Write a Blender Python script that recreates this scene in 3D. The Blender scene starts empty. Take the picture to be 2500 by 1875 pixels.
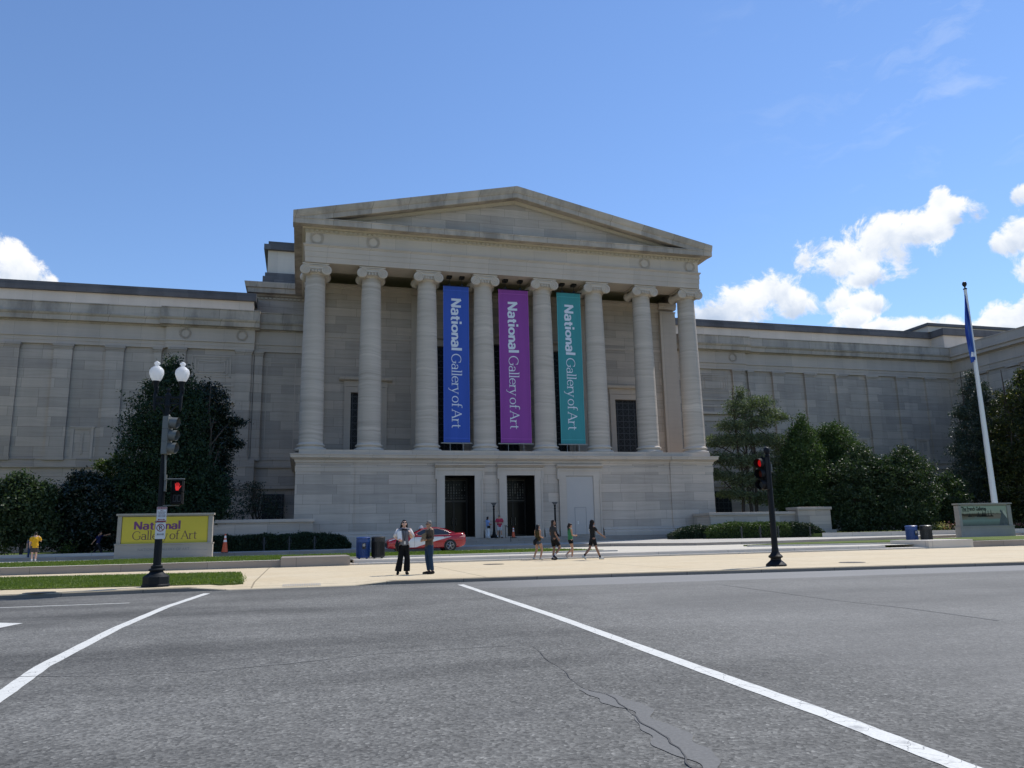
import bpy, bmesh, math, random
import numpy as np
from mathutils import Vector, Matrix
random.seed(7); rng = np.random.default_rng(7)
PI = math.pi
SC = bpy.context.scene
COL = SC.collection

# ---------------------------------------------------------------- camera model
F_PX, YAW, PITCH, ROLL, CAM_H = 1881.15, .2675, .1921, -.0208, 1.18
def cam_axes():
    cy, sy, cp, sp = math.cos(YAW), math.sin(YAW), math.cos(PITCH), math.sin(PITCH)
    fwd = Vector((sy*cp, cy*cp, sp)); right = Vector((cy, -sy, 0)); up = right.cross(fwd)
    return (right*math.cos(ROLL)+up*math.sin(ROLL), -right*math.sin(ROLL)+up*math.cos(ROLL), fwd)
AX_R, AX_U, AX_F = cam_axes()
def sight(x, y): return AX_R*((x-1250)/F_PX) - AX_U*((y-937.5)/F_PX) + AX_F
def at(x, y, Y):                      # world point at depth Y seen at photo pixel x, y
    d = sight(x, y); t = Y/d.y
    return Vector((d.x*t, Y, CAM_H+d.z*t))
def gr(x, y, z=0.):                   # world point on the level z
    d = sight(x, y); t = (z-CAM_H)/d.z
    return Vector((d.x*t, d.y*t, z))

cam = bpy.data.objects.new('camera', bpy.data.cameras.new('camera'))
COL.objects.link(cam)
m = Matrix((AX_R, AX_U, -AX_F)).transposed().to_4x4()
m.translation = Vector((0, 0, CAM_H))
cam.matrix_world = m
cam.data.sensor_width = 36; cam.data.lens = 36*F_PX/2500
cam.data.clip_start = .1; cam.data.clip_end = 3000
SC.camera = cam

# ---------------------------------------------------------------- objects
def tag(o, label=None, cat=None, group=None, kind=None):
    if label: o['label'] = label
    if cat: o['category'] = cat
    if group: o['group'] = group
    if kind: o['kind'] = kind
    return o
def empty(name, loc, rz=0, label=None, cat=None, group=None):
    o = bpy.data.objects.new(name, None); COL.objects.link(o)
    o.location = loc; o.rotation_euler = (0, 0, rz); o.empty_display_size = .3
    return tag(o, label, cat, group)
def copy_tree(o, parent=None):
    c = o.copy(); COL.objects.link(c); c.parent = parent
    for ch in list(o.children): copy_tree(ch, c)
    return c
def root_loc(p):
    v = Vector((0, 0, 0))
    while p is not None:
        v += p.location; p = p.parent
    return v

class MB:
    def __init__(s): s.v = []; s.f = []; s.mi = []; s.cur = 0
    def add(s, vs, fs):
        b = len(s.v); s.v += [tuple(v) for v in vs]
        for f in fs: s.f.append(tuple(i+b for i in f)); s.mi.append(s.cur)
        return s
    def box(s, x0, x1, y0, y1, z0, z1):
        return s.add([(x0,y0,z0),(x1,y0,z0),(x1,y1,z0),(x0,y1,z0),(x0,y0,z1),(x1,y0,z1),(x1,y1,z1),(x0,y1,z1)],
                     [(0,3,2,1),(4,5,6,7),(0,1,5,4),(1,2,6,5),(2,3,7,6),(3,0,4,7)])
    def xprof(s, pts, x0, x1):        # closed profile of (y, z) swept along X
        n = len(pts)
        return s.add([(x0,y,z) for y,z in pts]+[(x1,y,z) for y,z in pts],
                     [tuple(range(n))[::-1], tuple(range(n,2*n))]+[(i,(i+1)%n,n+(i+1)%n,n+i) for i in range(n)])
    def yprof(s, pts, y0, y1):        # closed profile of (x, z) swept along Y
        n = len(pts)
        return s.add([(x,y0,z) for x,z in pts]+[(x,y1,z) for x,z in pts],
                     [tuple(range(n)), tuple(range(n,2*n))[::-1]]+[(i,(i+1)%n,n+(i+1)%n,n+i) for i in range(n)])
    def prism(s, pts, z0, z1):        # polygon of (x, y)
        n = len(pts)
        return s.add([(x,y,z0) for x,y in pts]+[(x,y,z1) for x,y in pts],
                     [tuple(range(n))[::-1], tuple(range(n,2*n))]+[(i,(i+1)%n,n+(i+1)%n,n+i) for i in range(n)])
    def poly(s, pts): return s.add(pts, [tuple(range(len(pts)))])
    def lathe(s, prof, c=(0,0,0), n=24, axis='z', a0=0.):  # prof: (r, h)
        vs = []; fs = []
        for r, h in prof:
            for k in range(n):
                a = a0+2*PI*k/n; p, q = r*math.cos(a), r*math.sin(a)
                vs.append({'z':(c[0]+p,c[1]+q,c[2]+h),'y':(c[0]+p,c[1]+h,c[2]+q),'x':(c[0]+h,c[1]+p,c[2]+q)}[axis])
        for i in range(len(prof)-1):
            for k in range(n):
                k2 = (k+1)%n; fs.append((i*n+k,i*n+k2,(i+1)*n+k2,(i+1)*n+k))
        fs.append(tuple(range(n))[::-1]); fs.append(tuple((len(prof)-1)*n+k for k in range(n)))
        return s.add(vs, fs)
    def tube(s, pts, rad, n=8, flat=1., fdir=(0,1,0), ends=True):
        pts = [Vector(p) for p in pts]; N = len(pts)
        if not hasattr(rad, '__len__'): rad = [rad]*N
        P = list(pts); R = list(rad); fd = Vector(fdir)
        if ends:                      # rounded ends
            d0 = (pts[0]-pts[1]).normalized(); d1 = (pts[-1]-pts[-2]).normalized()
            P = [pts[0]+d0*R[0]*.98, pts[0]+d0*R[0]*.7]+P+[pts[-1]+d1*R[-1]*.7, pts[-1]+d1*R[-1]*.98]
            R = [R[0]*.2, R[0]*.72]+R+[R[-1]*.72, R[-1]*.2]
        vs = []; fs = []; M = len(P)
        for i in range(M):
            d = (P[min(i+1,M-1)]-P[max(i-1,0)]).normalized()
            a = d.cross(fd)
            if a.length < .05: a = d.cross(Vector((1,.3,.2)))
            a.normalize(); b = a.cross(d).normalized()
            for k in range(n):
                t = 2*PI*k/n
                vs.append(P[i]+a*(R[i]*math.cos(t))+b*(R[i]*flat*math.sin(t)))
        for i in range(M-1):
            for k in range(n):
                k2 = (k+1)%n; fs.append((i*n+k,i*n+k2,(i+1)*n+k2,(i+1)*n+k))
        fs.append(tuple(range(n))[::-1]); fs.append(tuple((M-1)*n+k for k in range(n)))
        return s.add(vs, fs)
    def ball(s, c, r, n=12, m=8):
        if not hasattr(r, '__len__'): r = (r, r, r)
        vs = [(c[0],c[1],c[2]-r[2])]; fs = []
        for i in range(1, m):
            t = PI*i/m
            for k in range(n):
                a = 2*PI*k/n
                vs.append((c[0]+r[0]*math.sin(t)*math.cos(a), c[1]+r[1]*math.sin(t)*math.sin(a), c[2]-r[2]*math.cos(t)))
        vs.append((c[0],c[1],c[2]+r[2])); e = len(vs)-1
        for k in range(n):
            k2 = (k+1)%n; fs.append((0,1+k2,1+k)); fs.append((e,e-n+k,e-n+k2))
            for i in range(m-2): fs.append((1+i*n+k,1+i*n+k2,1+(i+1)*n+k2,1+(i+1)*n+k))
        return s.add(vs, fs)
    def xf(s, M):
        s.v = [tuple(M @ Vector(v)) for v in s.v]; return s
    def merge(s, o):
        return s.add(o.v, o.f)
    def build(s, name, mat, parent=None, world=True, smooth=False, bevel=0., fix=True):
        off = root_loc(parent) if (world and parent is not None) else Vector((0,0,0))
        me = bpy.data.meshes.new(name)
        vs = [(v[0]-off.x, v[1]-off.y, v[2]-off.z) for v in s.v]
        me.from_pydata(vs, [], s.f)
        mats = mat if isinstance(mat, (list, tuple)) else [mat]
        for q in mats: me.materials.append(q)
        if len(mats) > 1: me.polygons.foreach_set('material_index', s.mi)
        if fix:
            bm = bmesh.new(); bm.from_mesh(me)
            bmesh.ops.recalc_face_normals(bm, faces=bm.faces); bm.to_mesh(me); bm.free()
        if smooth:
            me.polygons.foreach_set('use_smooth', [True]*len(me.polygons))
            if smooth != True: me.set_sharp_from_angle(angle=math.radians(smooth))
        me.update()
        o = bpy.data.objects.new(name, me); COL.objects.link(o); o.parent = parent
        if bevel:
            b = o.modifiers.new('bevel', 'BEVEL'); b.width = bevel; b.segments = 2; b.limit_method = 'ANGLE'; b.angle_limit = .6
        return o

# ---------------------------------------------------------------- materials
class NT:
    def __init__(s, tree): s.t = tree; s.n = tree.nodes; s.l = tree.links
    def new(s, typ, **kw):
        nd = s.n.new(typ)
        for k, v in kw.items(): setattr(nd, k, v)
        return nd
    def put(s, sock, v):
        if hasattr(v, 'is_output'): s.l.new(v, sock)
        elif hasattr(v, 'outputs'): s.l.new(v.outputs[0], sock)
        elif v is not None:
            if hasattr(sock.default_value, '__len__') and not hasattr(v, '__len__'): v = (v,)*len(sock.default_value)
            if hasattr(v, '__len__') and len(v) == 3 and len(sock.default_value) == 4: v = (*v, 1)
            sock.default_value = v
    def math(s, op, a, b=None, c=None, clamp=False):
        nd = s.new('ShaderNodeMath', operation=op, use_clamp=clamp)
        for i, v in enumerate((a, b, c)):
            if v is not None: s.put(nd.inputs[i], v)
        return nd.outputs[0]
    def vmath(s, op, a, b=None):
        nd = s.new('ShaderNodeVectorMath', operation=op)
        s.put(nd.inputs[0], a)
        if b is not None: s.put(nd.inputs[1], b)
        return nd.outputs[0]
    def mix(s, fac, a, b, typ='MIX'):
        nd = s.new('ShaderNodeMix', data_type='RGBA', blend_type=typ, clamp_factor=True)
        s.put(nd.inputs[0], fac); s.put(nd.inputs[6], a); s.put(nd.inputs[7], b)
        return nd.outputs[2]
    def noise(s, vec, scale, detail=3., rough=.55, dist=0.):
        nd = s.new('ShaderNodeTexNoise'); nd.inputs['Scale'].default_value = scale
        nd.inputs['Detail'].default_value = detail; nd.inputs['Roughness'].default_value = rough
        nd.inputs['Distortion'].default_value = dist
        if vec is not None: s.l.new(vec, nd.inputs['Vector'])
        return nd.outputs[0]
    def ramp(s, fac, stops, interp='LINEAR'):
        nd = s.new('ShaderNodeValToRGB'); cr = nd.color_ramp; cr.interpolation = interp
        while len(cr.elements) < len(stops): cr.elements.new(.5)
        for e, (p, c) in zip(cr.elements, stops):
            e.position = p; e.color = (*c, 1) if hasattr(c, '__len__') else (c, c, c, 1)
        s.l.new(fac, nd.inputs[0]); return nd.outputs[0]
    def pos(s): return s.new('ShaderNodeNewGeometry').outputs['Position']
    def scale(s, v, k): return s.vmath('MULTIPLY', v, k)
def newmat(name, rough=.6, metal=0., spec=.5):
    mt = bpy.data.materials.new(name); mt.use_nodes = True
    t = NT(mt.node_tree); b = t.n['Principled BSDF']
    b.inputs['Roughness'].default_value = rough; b.inputs['Metallic'].default_value = metal
    b.inputs['Specular IOR Level'].default_value = spec
    return mt, t, b
def bump(t, b, h, strength=.3, dist=.02):
    nd = t.new('ShaderNodeBump'); nd.inputs['Strength'].default_value = strength; nd.inputs['Distance'].default_value = dist
    t.put(nd.inputs['Height'], h); t.l.new(nd.outputs[0], b.inputs['Normal'])
def plain(name, col, rough=.6, metal=0., var=.12, scale=6., spec=.5, obj=True):
    mt, t, b = newmat(name, rough, metal, spec)
    v = t.new('ShaderNodeTexCoord').outputs['Object'] if obj else t.pos()
    n = t.noise(v, scale, 4.)
    k = t.math('MULTIPLY_ADD', n, 2*var, 1-var)
    t.put(b.inputs['Base Color'], t.mix(1., col, k, 'MULTIPLY'))
    t.put(b.inputs['Roughness'], t.math('MULTIPLY_ADD', n, .2, rough-.1, clamp=True))
    return mt
# ---------------------------------------------------------------- light and sky
SUN_DIR = Vector((.90, .44, 0)).normalized()*math.cos(math.radians(55)) + Vector((0, 0, math.sin(math.radians(55))))
sl = bpy.data.lights.new('sun', 'SUN'); sl.energy = 3.9; sl.angle = math.radians(.5); sl.color = (1, .955, .88)
so = bpy.data.objects.new('sun', sl); COL.objects.link(so)
so.rotation_euler = SUN_DIR.to_track_quat('Z', 'Y').to_euler(); so.location = (60, 60, 90)

W = bpy.data.worlds.new('World'); SC.world = W; W.use_nodes = True
t = NT(W.node_tree); t.n.clear()
sky = t.new('ShaderNodeTexSky', sky_type='NISHITA'); sky.sun_disc = False
sky.sun_elevation = math.radians(55); sky.sun_rotation = math.atan2(SUN_DIR.x, SUN_DIR.y)
sky.air_density = 1.15; sky.dust_density = .0; sky.ozone_density = 2.6; sky.altitude = 20
SKY_K = .135
# cumulus clouds: ellipses in azimuth / elevation (degrees) broken up by noise
dirv = t.new('ShaderNodeTexCoord').outputs['Generated']
sx = t.new('ShaderNodeSeparateXYZ'); t.l.new(dirv, sx.inputs[0])
az = t.math('MULTIPLY', t.math('ARCTAN2', sx.outputs[0], sx.outputs[1]), 180/PI)
el = t.math('MULTIPLY', t.math('ARCSINE', sx.outputs[2]), 180/PI)
def ae(x, y):
    d = sight(x, y); return math.degrees(math.atan2(d.x, d.y)), math.degrees(math.asin(d.z/d.length))
CLOUDS = [  # photo-measured centre and half size (pixels of the 2500 frame), weight
 (1800,745,115,52),(1880,720,85,62),(1745,765,75,38),(1945,745,65,45),
 (2130,615,165,70),(2060,640,110,60),(2150,580,95,62),(2230,570,85,52),(1990,600,65,42),(2120,670,70,45),(1965,625,45,35),
 (2330,520,75,45),(2300,490,30,40),(2385,520,45,35),(2290,555,60,40),
 (2045,735,55,40),(2110,740,55,38),(2080,775,55,30),(2240,800,110,28),(2170,795,70,22),
 (2480,570,60,60),(2450,590,40,35),(2490,480,45,34),(2450,780,80,45),(2520,760,90,55),(2400,800,70,25),
 (2590,640,120,60),(2700,760,160,80),

 (20,640,75,62),(70,670,60,45),(-60,640,110,80),(-20,600,50,30),(120,690,30,25)]
warp = t.new('ShaderNodeTexNoise'); warp.inputs['Scale'].default_value = 14.; warp.inputs['Detail'].default_value = 3.; t.l.new(dirv, warp.inputs['Vector'])
dw = t.vmath('ADD', dirv, t.vmath('MULTIPLY', t.vmath('SUBTRACT', warp.outputs[1], (.5,.5,.5)), (.05,.05,.05)))
n_big = t.noise(dw, 10., 3., .55)
n_fin = t.noise(dw, 22., 10., .66)
nz = t.math('ADD', t.math('MULTIPLY', t.math('SUBTRACT', n_fin, .5), 3.7), t.math('MULTIPLY', t.math('SUBTRACT', n_big, .5), 1.5))
fld = None; hgt = None
for (x, y, a, b) in CLOUDS:
    A, E_ = ae(x, y); A1, _ = ae(x+a*1.14, y); _, E1 = ae(x, y-b*1.14)
    da = max(abs(A1-A), .15); de = max(abs(E1-E_), .12)
    u = t.math('MULTIPLY', t.math('SUBTRACT', az, A), 1/da); v = t.math('MULTIPLY', t.math('SUBTRACT', el, E_), 1/de)
    q = t.math('SUBTRACT', 1., t.math('ADD', t.math('MULTIPLY', u, u), t.math('MULTIPLY', v, v)))
    hv = t.math('MULTIPLY_ADD', v, .55, q)                 # tops of each heap are the bright part
    if fld is None: fld, hgt = q, hv
    else: fld = t.math('SMOOTH_MAX', fld, q, .4); hgt = t.math('SMOOTH_MAX', hgt, hv, .4)
dens_in = t.math('ADD', fld, nz)
dens = t.new('ShaderNodeMapRange', interpolation_type='SMOOTHSTEP'); t.l.new(dens_in, dens.inputs[0])
dens.inputs[1].default_value = .16; dens.inputs[2].default_value = .78
# light falls from behind and the right: rims glow, thick undersides go blue grey
n_sun = t.noise(t.vmath('ADD', dw, (.012, .002, .014)), 15., 5., .55)
n_here = t.noise(dw, 15., 5., .55)
rel = t.math('MULTIPLY', t.math('SUBTRACT', n_here, n_sun), 1.7)
shade = t.math('ADD', t.math('SUBTRACT', .80, t.math('MULTIPLY', fld, .30)), t.math('ADD', rel, t.math('MULTIPLY', t.math('SUBTRACT', hgt, fld), .95)))
ccol = t.ramp(shade, [(.05, (.50,.59,.74)), (.35, (.68,.75,.86)), (.62, (.90,.93,.97)), (.85, (1., 1., 1.))])
# a few thin high wisps
ws = t.noise(t.vmath('MULTIPLY', dw, (9., 9., 30.)), 1., 6., .62)
wm = t.math('MULTIPLY', t.ramp(ws, [(.54,0.),(.74,1.)]), t.math('MULTIPLY', t.ramp(t.math('MULTIPLY_ADD', az, .05, -1.5), [(0,0.),(1.,1.)]), t.ramp(t.math('MULTIPLY', el, .03), [(.5,0.),(.8,1.)])))
base = t.vmath('MULTIPLY', sky.outputs[0], (SKY_K*.80, SKY_K*.90, SKY_K*1.07))
cl = t.vmath('MULTIPLY', ccol, (.97, .97, .97))
base = t.mix(t.math('MULTIPLY', wm, .22), base, (.85,.9,.97))
bg = t.new('ShaderNodeBackground'); bg.inputs['Strength'].default_value = 1.
t.l.new(t.mix(t.math('MULTIPLY', dens.outputs[0], .97), base, cl), bg.inputs[0])
t.l.new(bg.outputs[0], t.new('ShaderNodeOutputWorld').inputs[0])

# ---------------------------------------------------------------- shared materials
def stone(name, c1, c2, bw=2.1, rh=.72, mortar=.006, vein=.10, stain=.2, rough=.8, soot=0.):
    mt, t, b = newmat(name, rough, 0, .25)
    p = t.pos(); s = t.new('ShaderNodeSeparateXYZ'); t.l.new(p, s.inputs[0])
    u = t.math('ADD', s.outputs[0], s.outputs[1]); c = t.new('ShaderNodeCombineXYZ')
    t.l.new(u, c.inputs[0]); t.l.new(s.outputs[2], c.inputs[1])
    br = t.new('ShaderNodeTexBrick', offset=.41, squash=1.35, squash_frequency=3)
    t.l.new(c.outputs[0], br.inputs['Vector'])
    for k, v in (('Scale',1.),('Brick Width',bw),('Row Height',rh),('Mortar Size',mortar),('Mortar Smooth',.3),('Bias',-.1)): br.inputs[k].default_value = v
    t.put(br.inputs['Color1'], c1); t.put(br.inputs['Color2'], c2); t.put(br.inputs['Mortar'], tuple(x*.5 for x in c1))
    # wavy sediment veins, nearly level
    w = t.noise(t.scale(p, (.35,.35,.9)), 1., 3.)
    vec = t.vmath('ADD', t.scale(p, (.22,.22,4.2)), t.scale(t.ramp(w, [(0,0),(1,1)]), (0,0,2.6)))
    vn = t.noise(vec, 1.15, 5., .62)
    k = t.math('MULTIPLY_ADD', t.math('SUBTRACT', vn, .5), vein*2.6, 1.)
    st = t.noise(t.scale(p, (.55,.55,.12)), .9, 4., .6)
    k2 = t.math('MULTIPLY_ADD', t.math('SUBTRACT', st, .5), stain*1.4, 1.)
    big = t.noise(p, .16, 2.)
    tint = t.mix(t.math('MULTIPLY', big, .5), (1,1,1), (1.03,.985,.94))
    col = t.mix(1., br.outputs['Color'], t.math('MULTIPLY', k, k2), 'MULTIPLY')
    col = t.mix(1., col, tint, 'MULTIPLY')
    if soot:
        sn = t.math('ADD', t.noise(t.scale(p, (.7,.7,.25)), 1., 5., .65), t.math('MULTIPLY', t.math('SUBTRACT', t.noise(p, .12, 2.), .5), .5))
        col = t.mix(t.math('MULTIPLY', t.ramp(sn, [(.46,0.),(.66,1.)]), soot), col, (.13,.12,.11))
    t.put(b.inputs['Base Color'], col)
    bump(t, b, t.math('ADD', t.noise(p, 30., 3.), t.math('MULTIPLY', br.outputs['Fac'], -2.)), .15, .01)
    return mt
def drum_stone(name, c1, c2):
    mt, t, b = newmat(name, .8, 0, .25)
    p = t.pos()
    w = t.noise(t.scale(p, (.5,.5,.55)), 1., 3., .5)
    vec = t.vmath('ADD', t.scale(p, (.16,.16,5.6)), t.scale(t.ramp(w, [(0,0),(1,1)]), (0,0,3.2)))
    vn = t.noise(vec, 1., 6., .6)
    reg = t.noise(t.scale(p, (.11,.11,.5)), 1., 2.)              # some drums are veined, some plain
    amp = t.ramp(reg, [(.38,.25),(.62,1.)])
    f = t.math('MULTIPLY_ADD', t.math('SUBTRACT', vn, .5), t.math('MULTIPLY', amp, 1.9), .5, clamp=True)
    t.put(b.inputs['Base Color'], t.mix(1., t.mix(f, c1, c2), t.ramp(t.noise(t.scale(p,(.3,.3,.08)),1.,3.), [(0,.9),(1,1.06)]), 'MULTIPLY'))
    bump(t, b, vn, .08, .01)
    return mt
M = {}
M['stone'] = stone('limestone_ashlar', (.535,.455,.38), (.385,.335,.288), vein=.19, stain=.32, mortar=.012)
M['stone_wing'] = stone('limestone_wing', (.50,.43,.362), (.345,.303,.265), bw=2.3, rh=.82, vein=.20, stain=.36, mortar=.013)
M['stone_trim'] = stone('limestone_trim', (.535,.46,.385), (.475,.412,.352), bw=2.4, rh=50., mortar=.008, vein=.08, stain=.3)
M['stone_frieze'] = stone('limestone_frieze', (.565,.49,.41), (.505,.44,.375), bw=2.15, rh=60., mortar=.008, vein=.07, stain=.18)
M['stone_cornice'] = stone('limestone_weathered', (.50,.43,.355), (.41,.358,.302), bw=2.15, rh=60., mortar=.02, vein=.12, stain=.6, soot=.5)
M['stone_dentil'] = plain('limestone_dentil', (.50,.435,.345), .8, var=.1, scale=2., obj=False)
M['stone_attic'] = stone('limestone_attic', (.66,.59,.50), (.60,.54,.465), bw=2.6, rh=60., vein=.05, stain=.3)
M['coping'] = stone('slate_coping', (.12,.12,.125), (.09,.09,.095), bw=1.6, rh=60., vein=.3, stain=.9, rough=.6)
M['stone_dark'] = stone('soot_dark_stone', (.15,.15,.155), (.11,.11,.115), bw=1.8, rh=3., vein=.3, stain=.9)
M['drum'] = drum_stone('limestone_drums', (.345,.292,.243), (.655,.57,.478))
M['capital'] = plain('carved_limestone', (.56,.485,.405), .8, var=.18, scale=1.4, obj=False)
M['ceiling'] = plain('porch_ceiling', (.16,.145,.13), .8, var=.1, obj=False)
M['granite'] = stone('grey_granite', (.33,.285,.245), (.285,.25,.215), bw=2.4, rh=40., mortar=.012, vein=.08, stain=.35)
M['granite_step'] = stone('pale_granite', (.60,.55,.48), (.55,.51,.45), bw=2.6, rh=40., mortar=.012, vein=.06, stain=.25)
M['bronze'] = plain('dark_bronze', (.018,.017,.017), .38, .6, .3, 3.)
M['black_iron'] = plain('black_iron', (.008,.009,.011), .55, .0, .25, 8., .2)
M['glass_dark'] = plain('dark_glass', (.006,.006,.007), .18, 0., .2, 2., .12)
M['grey_panel'] = plain('grey_boarding', (.46,.42,.385), .6, 0, .05, 1.5)
M['white_paint'] = plain('white_paint', (.78,.78,.77), .5, 0, .06, 6.)
M['void'] = plain('dark_interior', (.006,.006,.007), .9)
# bronze window grille: square lattice with diagonals
def grille_mat():
    mt, t, b = newmat('bronze_grille', .5, .4)
    p = t.pos(); s = t.new('ShaderNodeSeparateXYZ'); t.l.new(p, s.inputs[0])
    def bars(v, per, w): return t.math('LESS_THAN', t.math('PINGPONG', v, per/2), w)
    x, z = s.outputs[0], s.outputs[2]
    g = t.math('MAXIMUM', bars(x, .55, .03), bars(z, .55, .03))
    d = t.math('MAXIMUM', bars(t.math('ADD', x, z), .39, .022), bars(t.math('SUBTRACT', x, z), .39, .022))
    t.put(b.inputs['Base Color'], t.mix(t.math('MAXIMUM', g, t.math('MULTIPLY', d, .6)), (.006,.007,.009), (.055,.058,.066)))
    return mt
M['grille'] = grille_mat()
W.cycles.sampling_method = 'MANUAL'; W.cycles.sample_map_resolution = 256
# ---------------------------------------------------------------- ground materials
def asphalt():
    mt, t, b = newmat('asphalt', .82, 0, .35)
    p = t.pos()
    v = t.new('ShaderNodeTexVoronoi'); v.inputs['Scale'].default_value = 44.; t.l.new(p, v.inputs['Vector'])
    agg = t.ramp(v.outputs['Color'], [(0,.40),(.4,.80),(.75,1.12),(.93,1.5),(1.,2.3)])
    fine = t.noise(p, 130., 3., .7)
    med = t.noise(p, 5., 4., .6)
    lane = t.noise(t.scale(p, (.10,.55,1)), 1., 4., .55)
    patch = t.noise(p, .28, 3., .5, .6)
    c = t.mix(t.ramp(patch, [(.40,0.),(.60,1.)]), (.148,.144,.130), (.184,.179,.162))
    c = t.mix(1., c, agg, 'MULTIPLY')
    c = t.mix(1., c, t.ramp(fine, [(.25,.6),(.75,1.38)]), 'MULTIPLY')
    c = t.mix(1., c, t.ramp(med, [(.3,.84),(.7,1.12)]), 'MULTIPLY')
    c = t.mix(1., c, t.ramp(lane, [(.3,.60),(.48,.97),(.75,1.18)]), 'MULTIPLY')
    oil = t.noise(t.scale(p, (.5,1.1,1)), .9, 4., .6)
    c = t.mix(t.ramp(oil, [(.60,0.),(.78,.6)]), c, (.09,.088,.084))
    # paler, smoother wheel-polished surface east of the crossing
    s = t.new('ShaderNodeSeparateXYZ'); t.l.new(p, s.inputs[0])
    ed = t.math('ADD', t.math('SUBTRACT', s.outputs[0], 4.2), t.math('MULTIPLY', t.math('SUBTRACT', t.noise(p, .6, 3.), .5), 3.))
    sm = t.ramp(t.math('MULTIPLY', ed, .5), [(0,0.),(1.,1.)])
    c = t.mix(t.math('MULTIPLY', sm, .35), c, (.212,.206,.190))
    # resurfaced strip along the kerb to the east
    gs = t.math('ADD', t.math('MULTIPLY', s.outputs[0], .075), t.math('ADD', s.outputs[1], t.math('MULTIPLY', t.math('SUBTRACT', t.noise(p, .5, 3.), .5), .5)))
    gm = t.math('MULTIPLY', t.ramp(t.math('MULTIPLY', t.math('SUBTRACT', gs, 18.9), 4.), [(0,0.),(1.,1.)]), t.ramp(t.math('MULTIPLY', t.math('SUBTRACT', s.outputs[0], 3.), .25), [(0,0.),(1.,1.)]))
    c = t.mix(t.math('MULTIPLY', gm, .55), c, (.30,.295,.285))
    t.put(b.inputs['Base Color'], c)
    bump(t, b, t.math('ADD', v.outputs['Distance'], t.math('MULTIPLY', fine, .5)), .55, .006)
    return mt
def paving(name, c1, c2, gx, gy, seam=.012, sp=90., dark=.55, ox=0., oy=0.):
    mt, t, b = newmat(name, .8, 0, .3)
    p = t.pos(); s = t.new('ShaderNodeSeparateXYZ'); t.l.new(p, s.inputs[0])
    f1 = t.noise(p, .35, 4., .6); f2 = t.noise(p, sp, 3., .7); f3 = t.noise(p, 3., 4., .6)
    c = t.mix(t.ramp(f1, [(.3,0),(.7,1)]), c1, c2)
    c = t.mix(1., c, t.ramp(f2, [(.25,.78),(.75,1.2)]), 'MULTIPLY')
    c = t.mix(1., c, t.ramp(f3, [(.25,.9),(.75,1.07)]), 'MULTIPLY')
    def seamf(v, per, o): return t.math('LESS_THAN', t.math('PINGPONG', t.math('ADD', v, o), per/2), seam)
    m = t.math('MAXIMUM', seamf(s.outputs[0], gx, ox), seamf(s.outputs[1], gy, oy))
    c = t.mix(m, c, tuple(x*dark for x in c1))
    t.put(b.inputs['Base Color'], c)
    bump(t, b, f2, .25, .004)
    return mt
def turf():
    mt, t, b = newmat('lawn_turf', .9, 0, .15)
    p = t.pos(); f = t.noise(p, 9., 6., .7); g = t.noise(p, .5, 3., .5)
    c = t.mix(t.ramp(f, [(.3,0),(.7,1)]), (.07,.105,.022), (.16,.20,.055))
    t.put(b.inputs['Base Color'], t.mix(t.math('MULTIPLY', g, .4), c, (.15,.19,.06)))
    bump(t, b, t.noise(p, 60., 4.), .8, .03)
    return mt
M['asphalt'] = asphalt()
M['sidewalk'] = paving('tan_aggregate_paving', (.595,.48,.31), (.64,.54,.375), 6.3, 6.1, .022, 60., .5, 1.2, 2.)
M['plaza'] = paving('pale_concrete', (.62,.57,.475), (.57,.53,.455), 3.1, 3.1, .026)
M['upper_walk'] = paving('grey_concrete', (.50,.47,.42), (.46,.44,.40), 2.4, 2.4, .02)
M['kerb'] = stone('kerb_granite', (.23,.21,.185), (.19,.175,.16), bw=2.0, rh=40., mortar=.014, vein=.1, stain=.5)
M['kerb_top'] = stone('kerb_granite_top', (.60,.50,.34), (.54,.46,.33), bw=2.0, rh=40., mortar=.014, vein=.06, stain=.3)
M['turf'] = turf()
M['soil'] = plain('mulch', (.06,.045,.033), .95, 0, .4, 7., obj=False)
def paint_mat():
    mt, t, b = newmat('road_paint', .6, 0, .3)
    p = t.pos()
    w = t.noise(p, 3., 5., .65); vo = t.new('ShaderNodeTexVoronoi', feature='DISTANCE_TO_EDGE'); vo.inputs['Scale'].default_value = 4.5
    t.l.new(t.vmath('ADD', p, t.scale(t.new('ShaderNodeTexNoise').outputs[1], (.25,.25,0))), vo.inputs['Vector'])
    crack = t.math('LESS_THAN', vo.outputs['Distance'], .010)
    c = t.mix(t.ramp(w, [(.30,1.),(.40,0.)]), (.74,.73,.67), (.46,.455,.43))
    c = t.mix(1., c, t.ramp(t.noise(p, 60., 3., .7), [(.3,.82),(.7,1.05)]), 'MULTIPLY')
    t.put(b.inputs['Base Color'], t.mix(t.math('MULTIPLY', crack, .65), c, (.12,.12,.12)))
    return mt
M['road_paint'] = paint_mat()
M['sealant'] = plain('crack_sealant', (.150,.147,.138), .8, 0, .45, 40., obj=False)
M['crack'] = plain('crack_dark', (.085,.082,.078), .9, 0, .3, 30., obj=False)

def structure(name, mb, mat, **k): return tag(mb.build(name, mat, **k), kind='structure')
ZR = -.10
# ground far out, to the horizon
structure('ground', MB().poly([(-1500,-900,-.5),(1500,-900,-.5),(1500,1500,-.5),(-1500,1500,-.5)]), M['turf'])
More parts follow.
